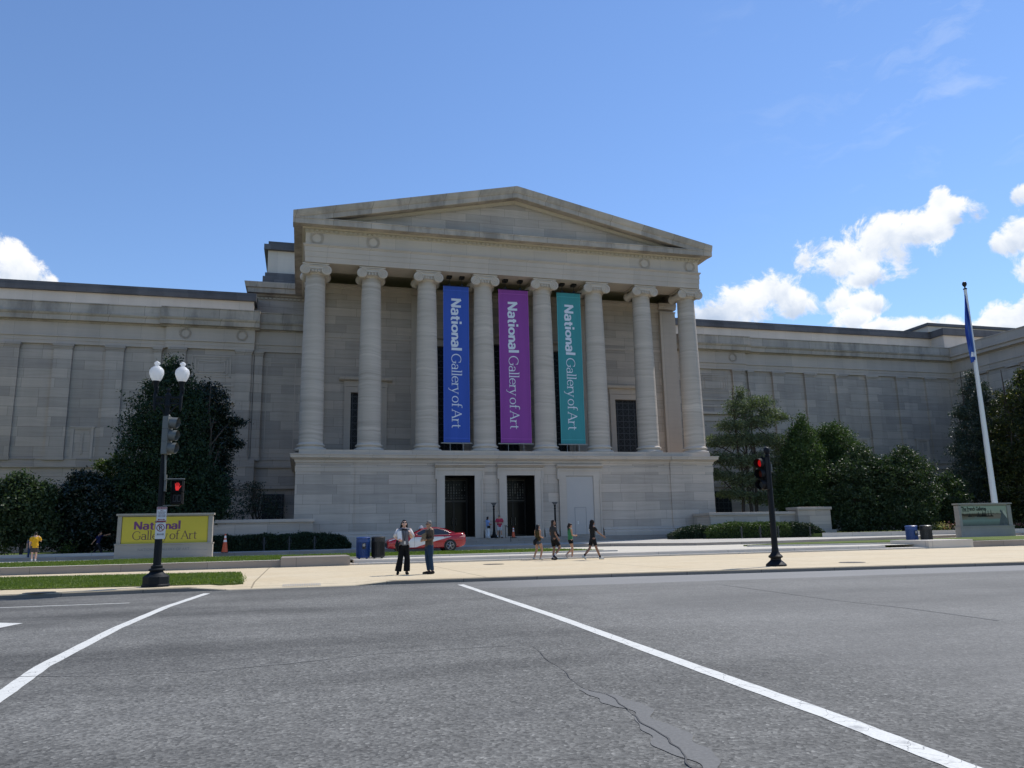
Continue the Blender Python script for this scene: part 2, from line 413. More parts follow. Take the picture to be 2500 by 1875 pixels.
# kerb line of the near street, measured along its foot
kerb_px = [(0,1463.5),(195,1455.5),(423,1445.5),(667,1437),(880,1429.5),(1320,1414.5),(1525,1408),(1900,1397),(2500,1379.7)]
K = [gr(x, y, ZR) for x, y in kerb_px]
K = [(-160., K[0].y)]+[(v.x, v.y) for v in K]+[(160., K[-1].y-4)]
def ky(x):
    for (a, b), (c, d) in zip(K, K[1:]):
        if a <= x <= c: return b+(d-b)*(x-a)/(c-a)
    return K[0][1]
RAMP0, RAMP1 = gr(560,1441,ZR).x, gr(868,1431,ZR).x
def kz(x):                            # kerb top dips to the road at the wheelchair ramp
    if x < RAMP0-.1: return max(-.085, min(0, -(x-(RAMP0-1.0))*.085)) if x > RAMP0-1. else 0.
    if x > RAMP1: return min(0, -.085+(x-RAMP1)*.085/1.)
    return -.085
xs = sorted(set([-160,-60,-30,-20,160,60,90,RAMP0-1.,RAMP0,RAMP1,RAMP1+1]+[a for a, b in K]+[float(v) for v in range(-14,40,2)]))
road = MB().poly([(-160,-80,ZR)]+[(160,-80,ZR)]+[(x, ky(x)+.3, ZR) for x in xs[::-1]])
structure('road', road, M['asphalt'])
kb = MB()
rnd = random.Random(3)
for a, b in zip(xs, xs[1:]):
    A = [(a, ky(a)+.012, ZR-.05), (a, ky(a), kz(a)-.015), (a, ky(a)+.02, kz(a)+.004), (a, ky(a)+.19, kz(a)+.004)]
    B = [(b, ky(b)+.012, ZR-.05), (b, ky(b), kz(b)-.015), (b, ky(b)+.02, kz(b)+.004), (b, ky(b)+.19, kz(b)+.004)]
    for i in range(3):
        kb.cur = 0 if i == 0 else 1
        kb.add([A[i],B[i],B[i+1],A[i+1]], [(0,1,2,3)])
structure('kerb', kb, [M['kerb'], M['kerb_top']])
sw = MB()
for a, b in zip(xs, xs[1:]):          # pavement: near row slopes at the ramp
    sw.add([(a,ky(a)+.18,kz(a)),(b,ky(b)+.18,kz(b)),(b,ky(b)+1.6,0),(a,ky(a)+1.6,0),(b,36.2,0),(a,36.2,0)], [(0,1,2,3),(3,2,4,5)])
structure('pavement', sw, M['sidewalk'])
# street lawn strip
def poly_sheet(pts, z0, z1): return MB().prism(pts, z0, z1)
g0, g1, g2, g3 = gr(0,1441), gr(540,1427), gr(588,1399), gr(0,1413)
STRIP = [(-70,g0.y+.3),(g0.x,g0.y),(g1.x,g1.y),(g1.x+.55,g1.y+.25),(g2.x,g2.y-.4),(g2.x-.4,g2.y),(g3.x,g3.y),(-70,g3.y+.5)]
structure('street_lawn', poly_sheet(STRIP, -.05, .025), M['turf'])
# plaza up two steps, front edge drifts slightly towards the street
def sy(x): return 34.75-.033*(x-2)
XL, XR = gr(862,1378).x, gr(2352,1338).x
st = MB()
st.prism([(XL-.6,sy(XL)),(XR-1.2,sy(XR)),(XR-1.2,sy(XR)+1.),(XL-.6,sy(XL)+1.)], -.02, .07)
st.prism([(XL,sy(XL)+.42),(XR-3.6,sy(XR)+.42),(XR-3.6,sy(XR)+1.3),(XL,sy(XL)+1.3)], -.02, .20)
structure('plaza_steps', st, M['granite_step'], bevel=.012)
structure('plaza', MB().poly([(XL-.05,sy(XL)+.9,.204),(XR-.5,sy(XR)+.9,.204),(XR-.5,38,.204),(160,38,.204),(160,70,.24),(-160,70,.22),(-160,38,.204),(XL-.05,38,.204)]), M['plaza'])
ZP = .204
# lawns beyond the plaza, with a low granite edging
def lawn(pts, z, edge=True):
    structure('lawn', MB().prism(pts, 0, z), M['turf'])
lawnL = [(-160,35.1),(XL-2.2,35.1),(XL-.1,37.55),(12.6,37.55),(15.2,38.2),(14.2,44.3),(3,45.2),(-8,44.9),(-14,43.6),(-160,43.0)]
lawn(lawnL, .285)
ed = MB().prism([(XL-.2,37.25),(15.6,37.25),(15.6,37.58),(XL-.2,37.58)], .1, .278)
lr0 = at(1745,1332,41); 
lawnR = [(24.6,40.2),(28,39.2),(36.5,38.2),(39.8,35.4),(160,34.2),(160,50),(60,48),(44,45.2),(30,43.2)]
lawn(lawnR, .285)
ed.prism([(24.2,38.9),(XR-1.0,36.6),(XR-1.0,36.9),(24.2,39.2)], .1, .278)
structure('lawn_edging', ed, M['granite_step'], bevel=.01)
# far pavement behind the drive
up = MB()
UPF = [(-160,50.8,.40),(-30,51.5,.40),(-12,51.2,.40),(16,51.,.42),(20.5,49.6,.42),(24.5,45.6,.38),(30,45.4,.38),(60,52,.42),(160,56,.42)]
UPB = [(-160,72,.55),(-30,72,.55),(-12,72,.5),(16,60,.46),(20.5,60,.48),(24.5,60,.55),(30,60,.62),(60,72,.66),(160,72,.7)]
for (A, B, C, D) in zip(UPF, UPF[1:], UPB[1:], UPB): up.poly([A,B,C,D])
uk = MB()
for A, B in zip(UPF, UPF[1:]): uk.add([(A[0],A[1],.1),(B[0],B[1],.1),(B[0],B[1],B[2]),(A[0],A[1],A[2])], [(0,1,2,3)])
structure('upper_pavement', up, M['upper_walk'])
structure('upper_kerb', uk, M['granite'])
# planting beds in front of the wings
structure('planting_bed', MB().prism([(-160,53.2),(-9.5,53.2),(-8.6,57.),(-8.6,71),(-160,71)], .3, .52), M['turf'])
structure('planting_bed', MB().prism([(39,52.3),(160,50.5),(160,70.5),(34,70.5),(34,57)], .3, .74), M['turf'])
be = MB().prism([(38.7,52.0),(160,50.1),(160,50.48),(39,52.28)], .3, .76); structure('bed_edging', be, M['granite_step'], bevel=.01)
be = MB().prism([(-160,52.85),(-9.2,52.85),(-9.2,53.18),(-160,53.18)], .3, .56); structure('bed_edging', be, M['granite_step'], bevel=.01)
# painted crossing lines, lane line and arrow
def strip(pl, w0, w1, z): 
    mb = MB(); n = len(pl)
    P = [Vector((p.x, p.y, 0)) for p in pl]
    Lf, Rt = [], []
    for i in range(n):
        d = (P[min(i+1,n-1)]-P[max(i-1,0)]).normalized(); q = Vector((-d.y, d.x, 0)); w = w0+(w1-w0)*i/(n-1)
        w *= 1+.05*math.sin(i*2.3)
        Lf.append(P[i]+q*w/2); Rt.append(P[i]-q*w/2)
    for i in range(n-1): mb.add([(Lf[i].x,Lf[i].y,z),(Lf[i+1].x,Lf[i+1].y,z),(Rt[i+1].x,Rt[i+1].y,z),(Rt[i].x,Rt[i].y,z)], [(0,1,2,3)])
    return mb
k = 2500/2212
def pl(pts, n=24):
    P = [gr(x, y, ZR) for x, y in pts]; out = []
    for a, b in zip(P, P[1:]): out += [a.lerp(b, i/n) for i in range(n)]
    return out+[P[-1]]
structure('crossing_line', strip(pl([(-110*k,1575*k),(0*k,1505*k),(90*k,1441*k),(250*k,1358*k),(360*k,1311*k),(447*k,1282*k)],8), .155, .17, ZR+.004), M['road_paint'])
structure('crossing_line', strip(pl([(995*k,1263*k),(1200*k,1332*k),(1500*k,1441*k),(1800*k,1549*k),(2060*k,1650*k),(2300*k,1745*k)],8), .17, .165, ZR+.004), M['road_paint'])
structure('lane_line', strip(pl([(-300,1500),(0,1484),(316,1472.5)]), .10, .10, ZR+.004), M['road_paint'])
a0, a1, a2 = gr(56,1522,ZR), gr(-10,1521.5,ZR), gr(-60,1545,ZR)
structure('lane_arrow', MB().poly([(a0.x,a0.y,ZR+.004),(a1.x,a1.y+.05,ZR+.004),(a2.x,a2.y,ZR+.004)]), M['road_paint'])
# long crack with its smooth repair and finer cracks
def crackstrip(px, w, seed, zz, nsub=10, jit=.05, rag=.3):
    r = random.Random(seed); P = [gr(x, y, ZR) for x, y in px]; out = []
    for a, b in zip(P, P[1:]): out += [a.lerp(b, i/nsub) for i in range(nsub)]
    out.append(P[-1]); n = len(out); mb = MB(); rows = []
    ph = [r.uniform(0, 6) for _ in range(8)]
    wob = lambda i, k: math.sin(i*.21+ph[k])*.55+math.sin(i*.47+ph[k+1])*.3+math.sin(i*.93+ph[k+2])*.15
    for i, p in enumerate(out):
        d = (out[min(i+1,n-1)]-out[max(i-1,0)]).normalized(); q = Vector((-d.y,d.x,0)); ww = max(.004, w(i/(n-1)))
        c = p+q*jit*wob(i,0); rows.append((c+q*ww*(.5+rag*wob(i,3)), c-q*ww*(.5+rag*wob(i,5))))
    for (a, b), (c, d) in zip(rows, rows[1:]): mb.add([(a.x,a.y,zz),(c.x,c.y,zz),(d.x,d.y,zz),(b.x,b.y,zz)], [(0,1,2,3)])
    return mb
def cp(pts): return [(1250+x*.5651, 1380+y*.5651) for x, y in pts]
structure('road_repair', crackstrip(cp([(310,535),(420,575),(520,615),(620,690),(720,770),(830,860),(960,960)]), lambda u: .03+.20*math.sin(PI*min(1,u*.9+.05)), 5, ZR+.004, jit=.03, rag=.35), M['sealant'])
structure('road_crack', crackstrip(cp([(20,330),(95,350),(165,420),(245,480),(310,530),(400,560),(480,610),(560,670),(650,745),(720,800),(790,870),(900,960)]), lambda u: .005+.008*u, 9, ZR+.008, jit=.035, rag=.4), M['crack'])
structure('road_crack', crackstrip([(0,1654),(240,1650),(480,1640),(700,1622),(900,1598),(1100,1585),(1250,1577)], lambda u: .018, 4, ZR+.004, jit=.02), M['sealant'])
structure('road_crack', crackstrip(cp([(910,85),(1150,118),(1400,152),(1700,185),(2100,240)]), lambda u: .03, 14, ZR+.004, jit=.02), M['sealant'])
# manhole covers and the ramp grating
def disc(name, x, y, r, z, mat):
    p = gr(x, y, z); mb = MB().lathe([(r,0),(r,.006),(r*.9,.008)], (p.x,p.y,z), 28)
    return structure(name, mb, mat)
M['castiron'] = plain('cast_iron', (.07,.065,.06), .6, .3, .3, 20.)
disc('manhole_cover', 96, 1447, .36, .004, M['castiron'])
disc('manhole_cover', 1205, 1377.5, .42, .004, M['castiron'])
disc('manhole_cover', 2080, 1373, .42, .004, M['castiron'])
tp = MB()
pa, pb = gr(688,1436.5,-.085), gr(786,1433.5,-.085)
q_ = (pb-pa).normalized(); dpt = .62
tp.cur = 0
z1_ = lambda d_: -.083+.062*d_/1.42+.004
for i in range(22):
    for j in range(4):
        a_, b_ = pa+(pb-pa)*((i+.14)/22), pa+(pb-pa)*((i+.72)/22); d0, d1 = .26+j*dpt/4, .26+j*dpt/4+.115
        tp.add([(a_.x,ky(a_.x)+d0,z1_(d0)),(b_.x,ky(b_.x)+d0,z1_(d0)),(b_.x,ky(b_.x)+d1,z1_(d1)),(a_.x,ky(a_.x)+d1,z1_(d1))], [(0,1,2,3)])
structure('tactile_paving', tp, plain('tactile_tile', (.42,.40,.37), .8, 0, .2, 20., obj=False))
# ---------------------------------------------------------------- the museum
CXB = 16.65                                                # centre line of the facade
MUS = empty('museum_building', (CXB, 58.9, 0), 0, 'long grey limestone museum with an eight column pedimented portico and plain pilastered wings', 'museum')
def part(name, mb, mat, parent=MUS, **k): return mb.build(name, mat, parent, **k)
COLX = [CXB+s for s in (-16.09,-11.74,-7.256,-2.563,2.563,7.256,11.74,16.09)]
ZF = 7.60                                                  # stylobate
# --- podium
pw = MB(); YW = 58.70
X0, X1, XA, XB = -.48, 33.55, 3.74, 29.6
DOORS = [(10.58,12.93,1.02,5.69), (15.48,17.78,1.0,5.70), (20.40,22.72,1.02,5.65)]
yb = 71.2
def wall_holes(mb, x0, x1, y, z0, z1, holes, depth):       # flat wall with rectangular openings and their reveals
    xs = [x0]+[v for h in holes for v in h[:2]]+[x1]
    for i in range(0, len(xs), 2): mb.poly([(xs[i],y,z0),(xs[i+1],y,z0),(xs[i+1],y,z1),(xs[i],y,z1)])
    for (a, b, c, d) in holes:
        mb.poly([(a,y,d),(b,y,d),(b,y,z1),(a,y,z1)])
        if c > z0+.01: mb.poly([(a,y,z0),(b,y,z0),(b,y,c),(a,y,c)])
        if depth:
            mb.poly([(a,y,c),(a,y+depth,c),(a,y+depth,d),(a,y,d)]); mb.poly([(b,y,c),(b,y+depth,c),(b,y+depth,d),(b,y,d)])
            mb.poly([(a,y,d),(b,y,d),(b,y+depth,d),(a,y+depth,d)]); mb.poly([(a,y,c),(b,y,c),(b,y+depth,c),(a,y+depth,c)])
wall_holes(pw, XA, XB, YW+.10, 0, 7.2, DOORS, 0)
pw.box(X0, XA, YW, yb, 0, 7.2); pw.box(XB, X1, YW, yb, 0, 7.2)
pw.box(XA, XB, YW+3.4, yb, 0, 7.2)
part('podium_wall', pw, M['stone'], fix=False)
for (a, b, c, d) in DOORS[:2]:
    rv = MB()
    for q in ([(a,YW+.1,c),(a,YW+3.3,c),(a,YW+3.3,d),(a,YW+.1,d)],[(b,YW+.1,c),(b,YW+3.3,c),(b,YW+3.3,d),(b,YW+.1,d)],[(a,YW+.1,d),(b,YW+.1,d),(b,YW+3.3,d),(a,YW+3.3,d)],[(a,YW+.1,c),(b,YW+.1,c),(b,YW+3.3,c),(a,YW+3.3,c)],[(a,YW+3.3,c),(b,YW+3.3,c),(b,YW+3.3,d),(a,YW+3.3,d)]): rv.poly(q)
    part('vestibule', rv, M['bronze'], fix=False)
def ring_prof(mb, prof, xa, xb, y0, yb, jog=None):
    """moulding profile [(out, z)...] run along the front and both sides"""
    n = len(prof)
    pts = []
    if jog: xs = [xa, jog[0], jog[0], jog[1], jog[1], xb]; dy = [0, 0, .10, .10, 0, 0]
    else: xs = [xa, xb]; dy = [0, 0]
    path = [('L', xa, yb)]+[('F', x, y0+d) for x, d in zip(xs, dy)]+[('R', xb, yb)]
    rows = []
    for i, (kd, x, y) in enumerate(path):
        row = []
        for o, z in prof:
            if kd == 'L': row.append((x-o, y, z))
            elif kd == 'R': row.append((x+o, y, z))
            else:
                xx = x-o if i == 1 else x+o if i == len(path)-2 else x+(o if (i in (2,3)) else -o)*0
                row.append((xx, y-o, z))
        rows.append(row)
    vs = [v for r in rows for v in r]; fs = []
    for i in range(len(rows)-1):
        for j in range(n-1): fs.append((i*n+j, (i+1)*n+j, (i+1)*n+j+1, i*n+j+1))
    return mb.add(vs, fs)
JG = (XA, XB)
pm = ring_prof(MB(), [(0,6.62),(.06,6.66),(.10,6.84),(.22,6.9),(.34,6.98),(.38,7.0),(.40,7.18),(.44,7.2),(.44,7.27),(0,7.27),(0,6.62)], X0, X1, YW, yb, JG)
part('podium_cornice', pm, M['stone_trim'])
pb_ = ring_prof(MB(), [(0,5.98),(.035,5.98),(.035,6.28),(.06,6.29),(.06,6.35),(0,6.37)], X0, X1, YW, yb, JG)
part('podium_band', pb_, M['stone_trim'])
for (xa, xb, dy) in ((X0-.05, XA, 0), (XA, DOORS[0][0]-.75, .1), (DOORS[0][1]+.75, DOORS[1][0]-.75, .1), (DOORS[1][1]+.75, DOORS[2][0]-.75, .1), (DOORS[2][1]+.75, XB, .1), (XB, X1+.05, 0)):
    y = YW+dy; pp = MB()
    pp.xprof([(y-.30,.3),(y-.30,1.2),(y-.27,1.24),(y-.20,1.26),(y-.18,1.33),(y-.20,1.38),(y-.10,1.42),(y-.06,1.5),(y-.05,1.56),(y+.02,1.58),(y+.02,.3)], xa, xb)
    part('podium_plinth', pp, M['stone_trim'])
sb = MB().box(X0+.20, X1-.20, YW-.06, yb, 7.2, ZF)
part('stylobate', sb, M['stone_trim'])
# --- doors
def door_surround(a, b, c, d):
    mb = MB(); y = YW+.10; w = .62
    for s, xe in ((-1, a), (1, b)):
        x_in, x_out = (xe-w, xe) if s < 0 else (xe, xe+w)
        mb.box(x_in, x_out, y-.16, y+.25, c-.1, d)
        mb.box(*( (x_in-.0, x_in+.12) if s < 0 else (x_out-.12, x_out)), y-.22, y-.1, c-.1, d-.3)
        mb.box(*( (x_in-.12, x_in+.02) if s < 0 else (x_out-.02, x_out+.12)), y-.20, y+.02, d-.28, d+.56)
    mb.box(a-w, b+w, y-.16, y+.25, d, d+.55); mb.box(a-w-.12, b+w+.12, y-.22, y-.1, d+.42, d+.58)
    mb.box(a-w, b+w, y-.10, y, d+.58, d+.66)
    mb.xprof([(y+.02,d+.64),(y-.22,d+.66),(y-.30,d+.74),(y-.42,d+.78),(y-.44,d+.88),(y+.02,d+.92)], a-w-.18, b+w+.18)
    return mb
for i, (a, b, c, d) in enumerate(DOORS):
    part('door_surround', door_surround(a, b, c, d), M['stone_trim'])
for i, (a, b, c, d) in enumerate(DOORS[:2]):
    y = YW+2.6
    dr = MB(); xm = (a+b)/2
    for x in (a+.05, xm-.06, b-.17): dr.box(x, x+.12, y-.06, y+.06, c, d)
    for z in (c, c+2.72, c+3.0, d-.16): dr.box(a, b, y-.08, y+.08, z, z+.14)
    door = part('bronze_door', dr, M['bronze'])
    part('glass', MB().box(a, b, y-.005, y+.005, c, d), M['glass_dark'], door)
    tr = MB(); r = random.Random(11+i)                      # pierced transom: pale plates painted for the light in its openings
    cols, rows = 9, 6
    for q in ((a+.13,b-.18,d-.24,d-.2),(a+.13,b-.18,d-1.86,d-1.82)): tr.box(q[0],q[1],y-.11,y-.09,q[2],q[3])
    mask = ["..5......","..555....","..554....","..5544...","...5.....","...2....."] if i == 0 else ["..5..55..","..2..55..",".55322.55",".54444455","..52..55.","..2...2.."]
    for q in range(rows):
        for p_ in range(cols):
            x = a+.18+(b-a-.36)*(p_+.5)/cols; z = d-.55-q*.215
            on = mask[q][p_] != '.'
            if not on and r.random() < .35: continue
            s = .085 if on else .05
            tr.add([(x-s*.8,y-.10,z-s),(x+s*.8,y-.10,z-s),(x+s*.35,y-.10,z+s),(x-s*.35,y-.10,z+s)], [(0,1,2,3)])
    part('transom_tracery_light', tr, plain('tracery_light_paint' , (.13,.125,.11), .5, .1, .5, 30.), door)
    hd = MB()
    for x in (xm-.16, xm+.16): hd.tube([(x,y-.16,c+.9),(x,y-.16,c+1.5)], .022)
    part('handle', hd, plain('door_steel', (.35,.34,.32), .3, .9), door)
a, b, c, d = DOORS[2]
bp = part('boarded_doorway', MB().box(a+.005, b-.005, YW+.02, YW+.30, c, d-.02), M['grey_panel'])
sd = MB(); sa, sb_, sz = 21.06, 22.03, 3.16
for q in ((sa,sa+.025,c,sz),(sb_-.025,sb_,c,sz),(sa,sb_,sz-.025,sz)): sd.box(q[0], q[1], YW+.005, YW+.03, q[2], q[3])
part('service_door', sd, plain('panel_gap', (.22,.22,.23), .7), bp)
part('lock', MB().lathe([(.05,-.03),(.05,0)], (21.3,YW+.01,2.0), 12, 'y').lathe([(.04,-.03),(.04,0)], (21.3,YW+.01,1.87), 12, 'y'), M['white_paint'], bp)
# --- columns
def make_column():
    root = empty('column', (0,0,ZF), 0); root.parent = MUS
    H = 22.22-ZF
    base = MB().lathe([(1.13,0),(1.17,.07),(1.17,.15),(1.12,.21),(1.0,.235),(.955,.28),(.95,.33),(.98,.37),(1.04,.39),(1.06,.44),(1.04,.50),(.97,.52),(.93,.56),(.905,.62)], n=48)
    sh = [(.905,.60)]
    for i in range(1, 25):
        u = i/24; sh.append((.905-.165*(u**1.75), .60+(H-1.35)*u))
    sh += [(.79,H-.72),(.79,H-.66),(.74,H-.64)]
    part('base', base, M['capital'], root, world=False, smooth=40)
    part('shaft', MB().lathe(sh, n=56), M['drum'], root, world=False, smooth=40)
    cap = MB()
    zc, rv_, xo, yf = H-.54, .40, .80, 1.02
    for sx_ in (-1, 1):
        # bolster between the front and the back scroll
        cap.lathe([(rv_*.96,-yf),(rv_,-yf+.03),(rv_,-yf+.16),(rv_*.82,-yf+.3),(rv_*.62,-.3),(rv_*.58,0),(rv_*.62,.3),(rv_*.82,yf-.3),(rv_,yf-.16),(rv_,yf-.03),(rv_*.96,yf)], (sx_*xo,0,zc), 28, 'y')
        for sf in (-1, 1):
            pts = []; 
            for i in range(60):
                th = 2*PI*2.6*i/59; r = rv_*.93*(1-.86*i/59)
                ang = PI/2-th*(1 if sx_*sf < 0 else -1)*-1
                pts.append((sx_*xo+r*math.cos(ang)*1., sf*(yf+.015), zc+r*math.sin(ang)))
            cap.tube(pts, [.046*(1-.6*i/59) for i in range(60)], 6, 1., (0,1,0))
            cap.ball((sx_*xo, sf*(yf+.02), zc), (.055,.035,.055), 10, 6)
    cap.box(-xo, xo, -yf+.01, yf-.01, zc+.06, zc+rv_-.01)
    for sf in (-1, 1):
        cap.tube([(-xo,sf*(yf+.005),zc+rv_-.05),(0,sf*(yf+.005),zc+rv_-.075),(xo,sf*(yf+.005),zc+rv_-.05)], .045, 6)
        cap.tube([(-xo+.3,sf*(yf+.0),zc+.13),(0,sf*(yf),zc+.09),(xo-.3,sf*(yf),zc+.13)], .04, 6)
        for i in range(3): cap.ball(((i-1)*.23, sf*.96, zc-.06), (.085,.09,.15), 10, 8)
        for i in range(4): cap.box((i-1.5)*.23-.018, (i-1.5)*.23+.018, sf*.98-.05, sf*.98+.05, zc-.2, zc+.09)
    cap.lathe([(.78,-.30),(.83,-.26),(.90,-.16),(.93,0),(.93,.1)], (0,0,zc), 36)
    cap.box(-1.02, 1.02, -1.06, 1.06, H-.135, H-.05); cap.box(-.97, .97, -1.0, 1.0, H-.05, H)
    part('capital', cap, M['capital'], root, world=False, smooth=35)
    pl_ = MB().box(-1.22, 1.22, -1.22, 1.2, -.004, .003)
    return root
YC = 60.02
col0 = make_column(); cols = []
for i, x in enumerate(COLX):
    c_ = col0 if i == 0 else copy_tree(col0, MUS)
    c_.location = (x-CXB, YC-58.9, ZF)
# --- entablature
XE0, XE1 = -.28, 33.58; YE = 58.88; yE2 = 77.2
ar = MB()
ar.cur = 0
for j, (z0, z1, o) in enumerate(((22.22,22.66,0),(22.66,23.1,.03),(23.1,23.5,.06))):
    ring_prof(ar, [(o,z0),(o,z1)], XE0, XE1, YE, 64.2)
    ring_prof(ar, [(o,z1),(o+.03,z1)], XE0, XE1, YE, 64.2)
ring_prof(ar, [(.06,23.48),(.10,23.5),(.12,23.58),(.17,23.6),(.17,23.67),(0,23.69)], XE0, XE1, YE, 64.2)
ar.box(XE0+.01, XE1-.01, YE+.01, YE+2.25, 22.222, 23.4)
part('architrave', ar, M['stone_trim'], fix=False)
fr = ring_prof(MB(), [(0,23.68),(0,24.72)], XE0, XE1, YE, yE2)
fr.box(XE0+.02, XE1-.02, YE+.02, yE2, 23.41, 24.7)
part('frieze', fr, M['stone_frieze'], fix=False)
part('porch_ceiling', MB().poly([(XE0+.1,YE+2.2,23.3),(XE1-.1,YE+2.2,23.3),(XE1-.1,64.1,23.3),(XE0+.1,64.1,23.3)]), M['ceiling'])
dn = MB()
def dentils(mb, x0, x1, y, z, n):
    w = (x1-x0)/n
    for i in range(n): mb.box(x0+w*(i+.2), x0+w*(i+.8), y-.16, y+.04, z, z+.17)
dentils(dn, XE0-.1, XE1+.1, YE, 24.70, 92)
ring_prof(dn, [(.0,24.62),(.05,24.64),(.06,24.7),(.06,24.88),(.2,24.9),(.24,24.98),(.3,25.0)], XE0, XE1, YE, yE2)
part('dentil_course', dn, M['stone_dentil'], fix=False)
hc = ring_prof(MB(), [(.2,24.99),(.86,25.02),(.86,25.0),(.9,25.0),(.9,25.40),(.94,25.42),(.94,25.50),(0.,25.52)], XE0, XE1, YE, yE2)
part('horizontal_cornice', hc, M['stone_cornice'], fix=False)
# raking cornice and tympanum
PXL, PXR = XE0-.98, XE1+.98; PXM = (PXL+PXR)/2
SLOPE = .213
def rake_z(x): return (x-PXL)*SLOPE if x < PXM else (PXR-x)*SLOPE
rk = MB(); n = 0
prof = [(YE+.4,25.10),(YE-.55,25.0),(YE-.86,25.0),(YE-.88,25.02),(YE-.88,25.40),(YE-.93,25.44),(YE-1.0,25.62),(YE-1.06,25.86),(YE-1.06,25.95),(YE+.4,25.98)]
for (xa, xb) in ((PXL, PXM), (PXM, PXR)):
    m_ = len(prof); vs = []
    for x in (xa, xb):
        for y, z in prof: vs.append((x, y, z+rake_z(x)))
    rk.add(vs, [(j,(j+1)%m_,m_+(j+1)%m_,m_+j) for j in range(m_)]+([tuple(range(m_))] if xa == PXL else [tuple(range(m_,2*m_))]))
part('raking_cornice', rk, M['stone_cornice'])
# close-set blocks under the raking cornice
rd = MB(); nn = 46
for s in (0, 1):
    for i in range(nn):
        u0, u1 = (i+.2)/nn, (i+.8)/nn
        xs_ = [PXL+2.2+(PXM-PXL-2.2)*u for u in (u0, u1)] if s == 0 else [PXR-2.2-(PXR-PXM-2.2)*u for u in (u0, u1)]
        a_, b_ = min(xs_), max(xs_)
        vs = []
        for y in (YE-.1, YE+.06):
            for x in (a_, b_):
                for z in (24.80, 24.96): vs.append((x, y, z+rake_z(x)))
        rd.add(vs, [(0,2,3,1),(4,5,7,6),(0,1,5,4),(2,6,7,3),(0,4,6,2),(1,3,7,5)])
    xs_ = (PXL+1.2, PXM) if s == 0 else (PXM, PXR-1.2)
    rd.add([(x, y, z+rake_z(x)) for x in xs_ for (y, z) in ((YE-.02,24.76),(YE-.2,25.02))], [(0,1,3,2)])
part('raking_dentils', rd, M['stone_dentil'], fix=False)
ty = MB().poly([(PXL+1,YE+.04,25.45),(PXR-1,YE+.04,25.45),(PXR-1,YE+.04,25.2+rake_z(PXR-1)),(PXM,YE+.04,25.05+rake_z(PXM)),(PXL+1,YE+.04,25.2+rake_z(PXL+1))])
part('tympanum', ty, M['stone'])
rf = MB()
for s in (0, 1):
    x0_, x1_ = (PXL+.35, PXM) if s == 0 else (PXM, PXR-.35)
    rf.add([(x0_,YE-.5,25.99+rake_z(x0_)),(x1_,YE-.5,25.99+rake_z(x1_)),(x1_,yE2+14,25.99+rake_z(x1_)),(x0_,yE2+14,25.99+rake_z(x0_))], [(0,1,2,3)])
for xx in (PXL+1.0, PXR-3.0): rf.box(xx, xx+2., YE+1.5, yE2, 26.0, 26.42)
part('roof', rf, M['coping'])
def wreath(cx, cy_, cz, R, n=22):
    mb = MB(); r = random.Random(int(cx*10))
    for i in range(n):
        a = PI*.5+.22+ (2*PI-.44)*i/(n-1)
        for s in (-1, 0, 1):
            rr = R*(1+s*.16); x, z = cx+rr*math.cos(a+s*.07), cz+rr*math.sin(a+s*.07)
            side = 1 if i < n/2 else -1
            d = Vector((-math.sin(a)*side+s*.6*math.cos(a), 0, math.cos(a)*side+s*.6*math.sin(a))).normalized()*R*.19
            mb.tube([(x-d.x,cy_,z-d.z),(x,cy_-.02,z),(x+d.x,cy_,z+d.z)], [.012,R*.07,.012], 5)
    for s in (-1, 1):
        mb.tube([(cx,cy_,cz+R*.95),(cx+s*R*.2,cy_-.02,cz+R*1.15),(cx+s*R*.42,cy_,cz+R*1.05)], [.02,.05,.02], 5)
    return mb
for x in (COLX[0], COLX[1], COLX[6], COLX[7]):
    part('wreath', wreath(x, YE-.02, 24.2, .44), M['capital'], smooth=True)
# --- wall behind the columns
YB = 64.0
WIN = [(COLX[1]-1.22, COLX[1]+1.22, ZF, 12.95), (COLX[6]-1.22, COLX[6]+1.22, ZF, 12.95)]
BIG = [(COLX[2]+1.25, COLX[3]-1.0, ZF, 17.2), (COLX[3]+1.1, COLX[4]-1.1, ZF, 17.6), (COLX[4]+1.0, COLX[5]-1.25, ZF, 17.2)]
hl = [WIN[0]]+BIG+[WIN[1]]
bw = MB(); wall_holes(bw, XE0+.1, XE1-.1, YB, ZF-.1, 22.2, hl, .55)
part('porch_wall', bw, M['stone'], fix=False)
bs = MB().box(XE0+.12, XE1-.12, YB+.56, YB+.8, ZF-.1, 22.1); bs.box(XE0+.12, XE0+.3, YB+.02, 77, ZF-.1, 23.4); bs.box(XE1-.3, XE1-.12, YB+.02, 77, ZF-.1, 23.4)
part('cella_wall', bs, M['stone_wing'])
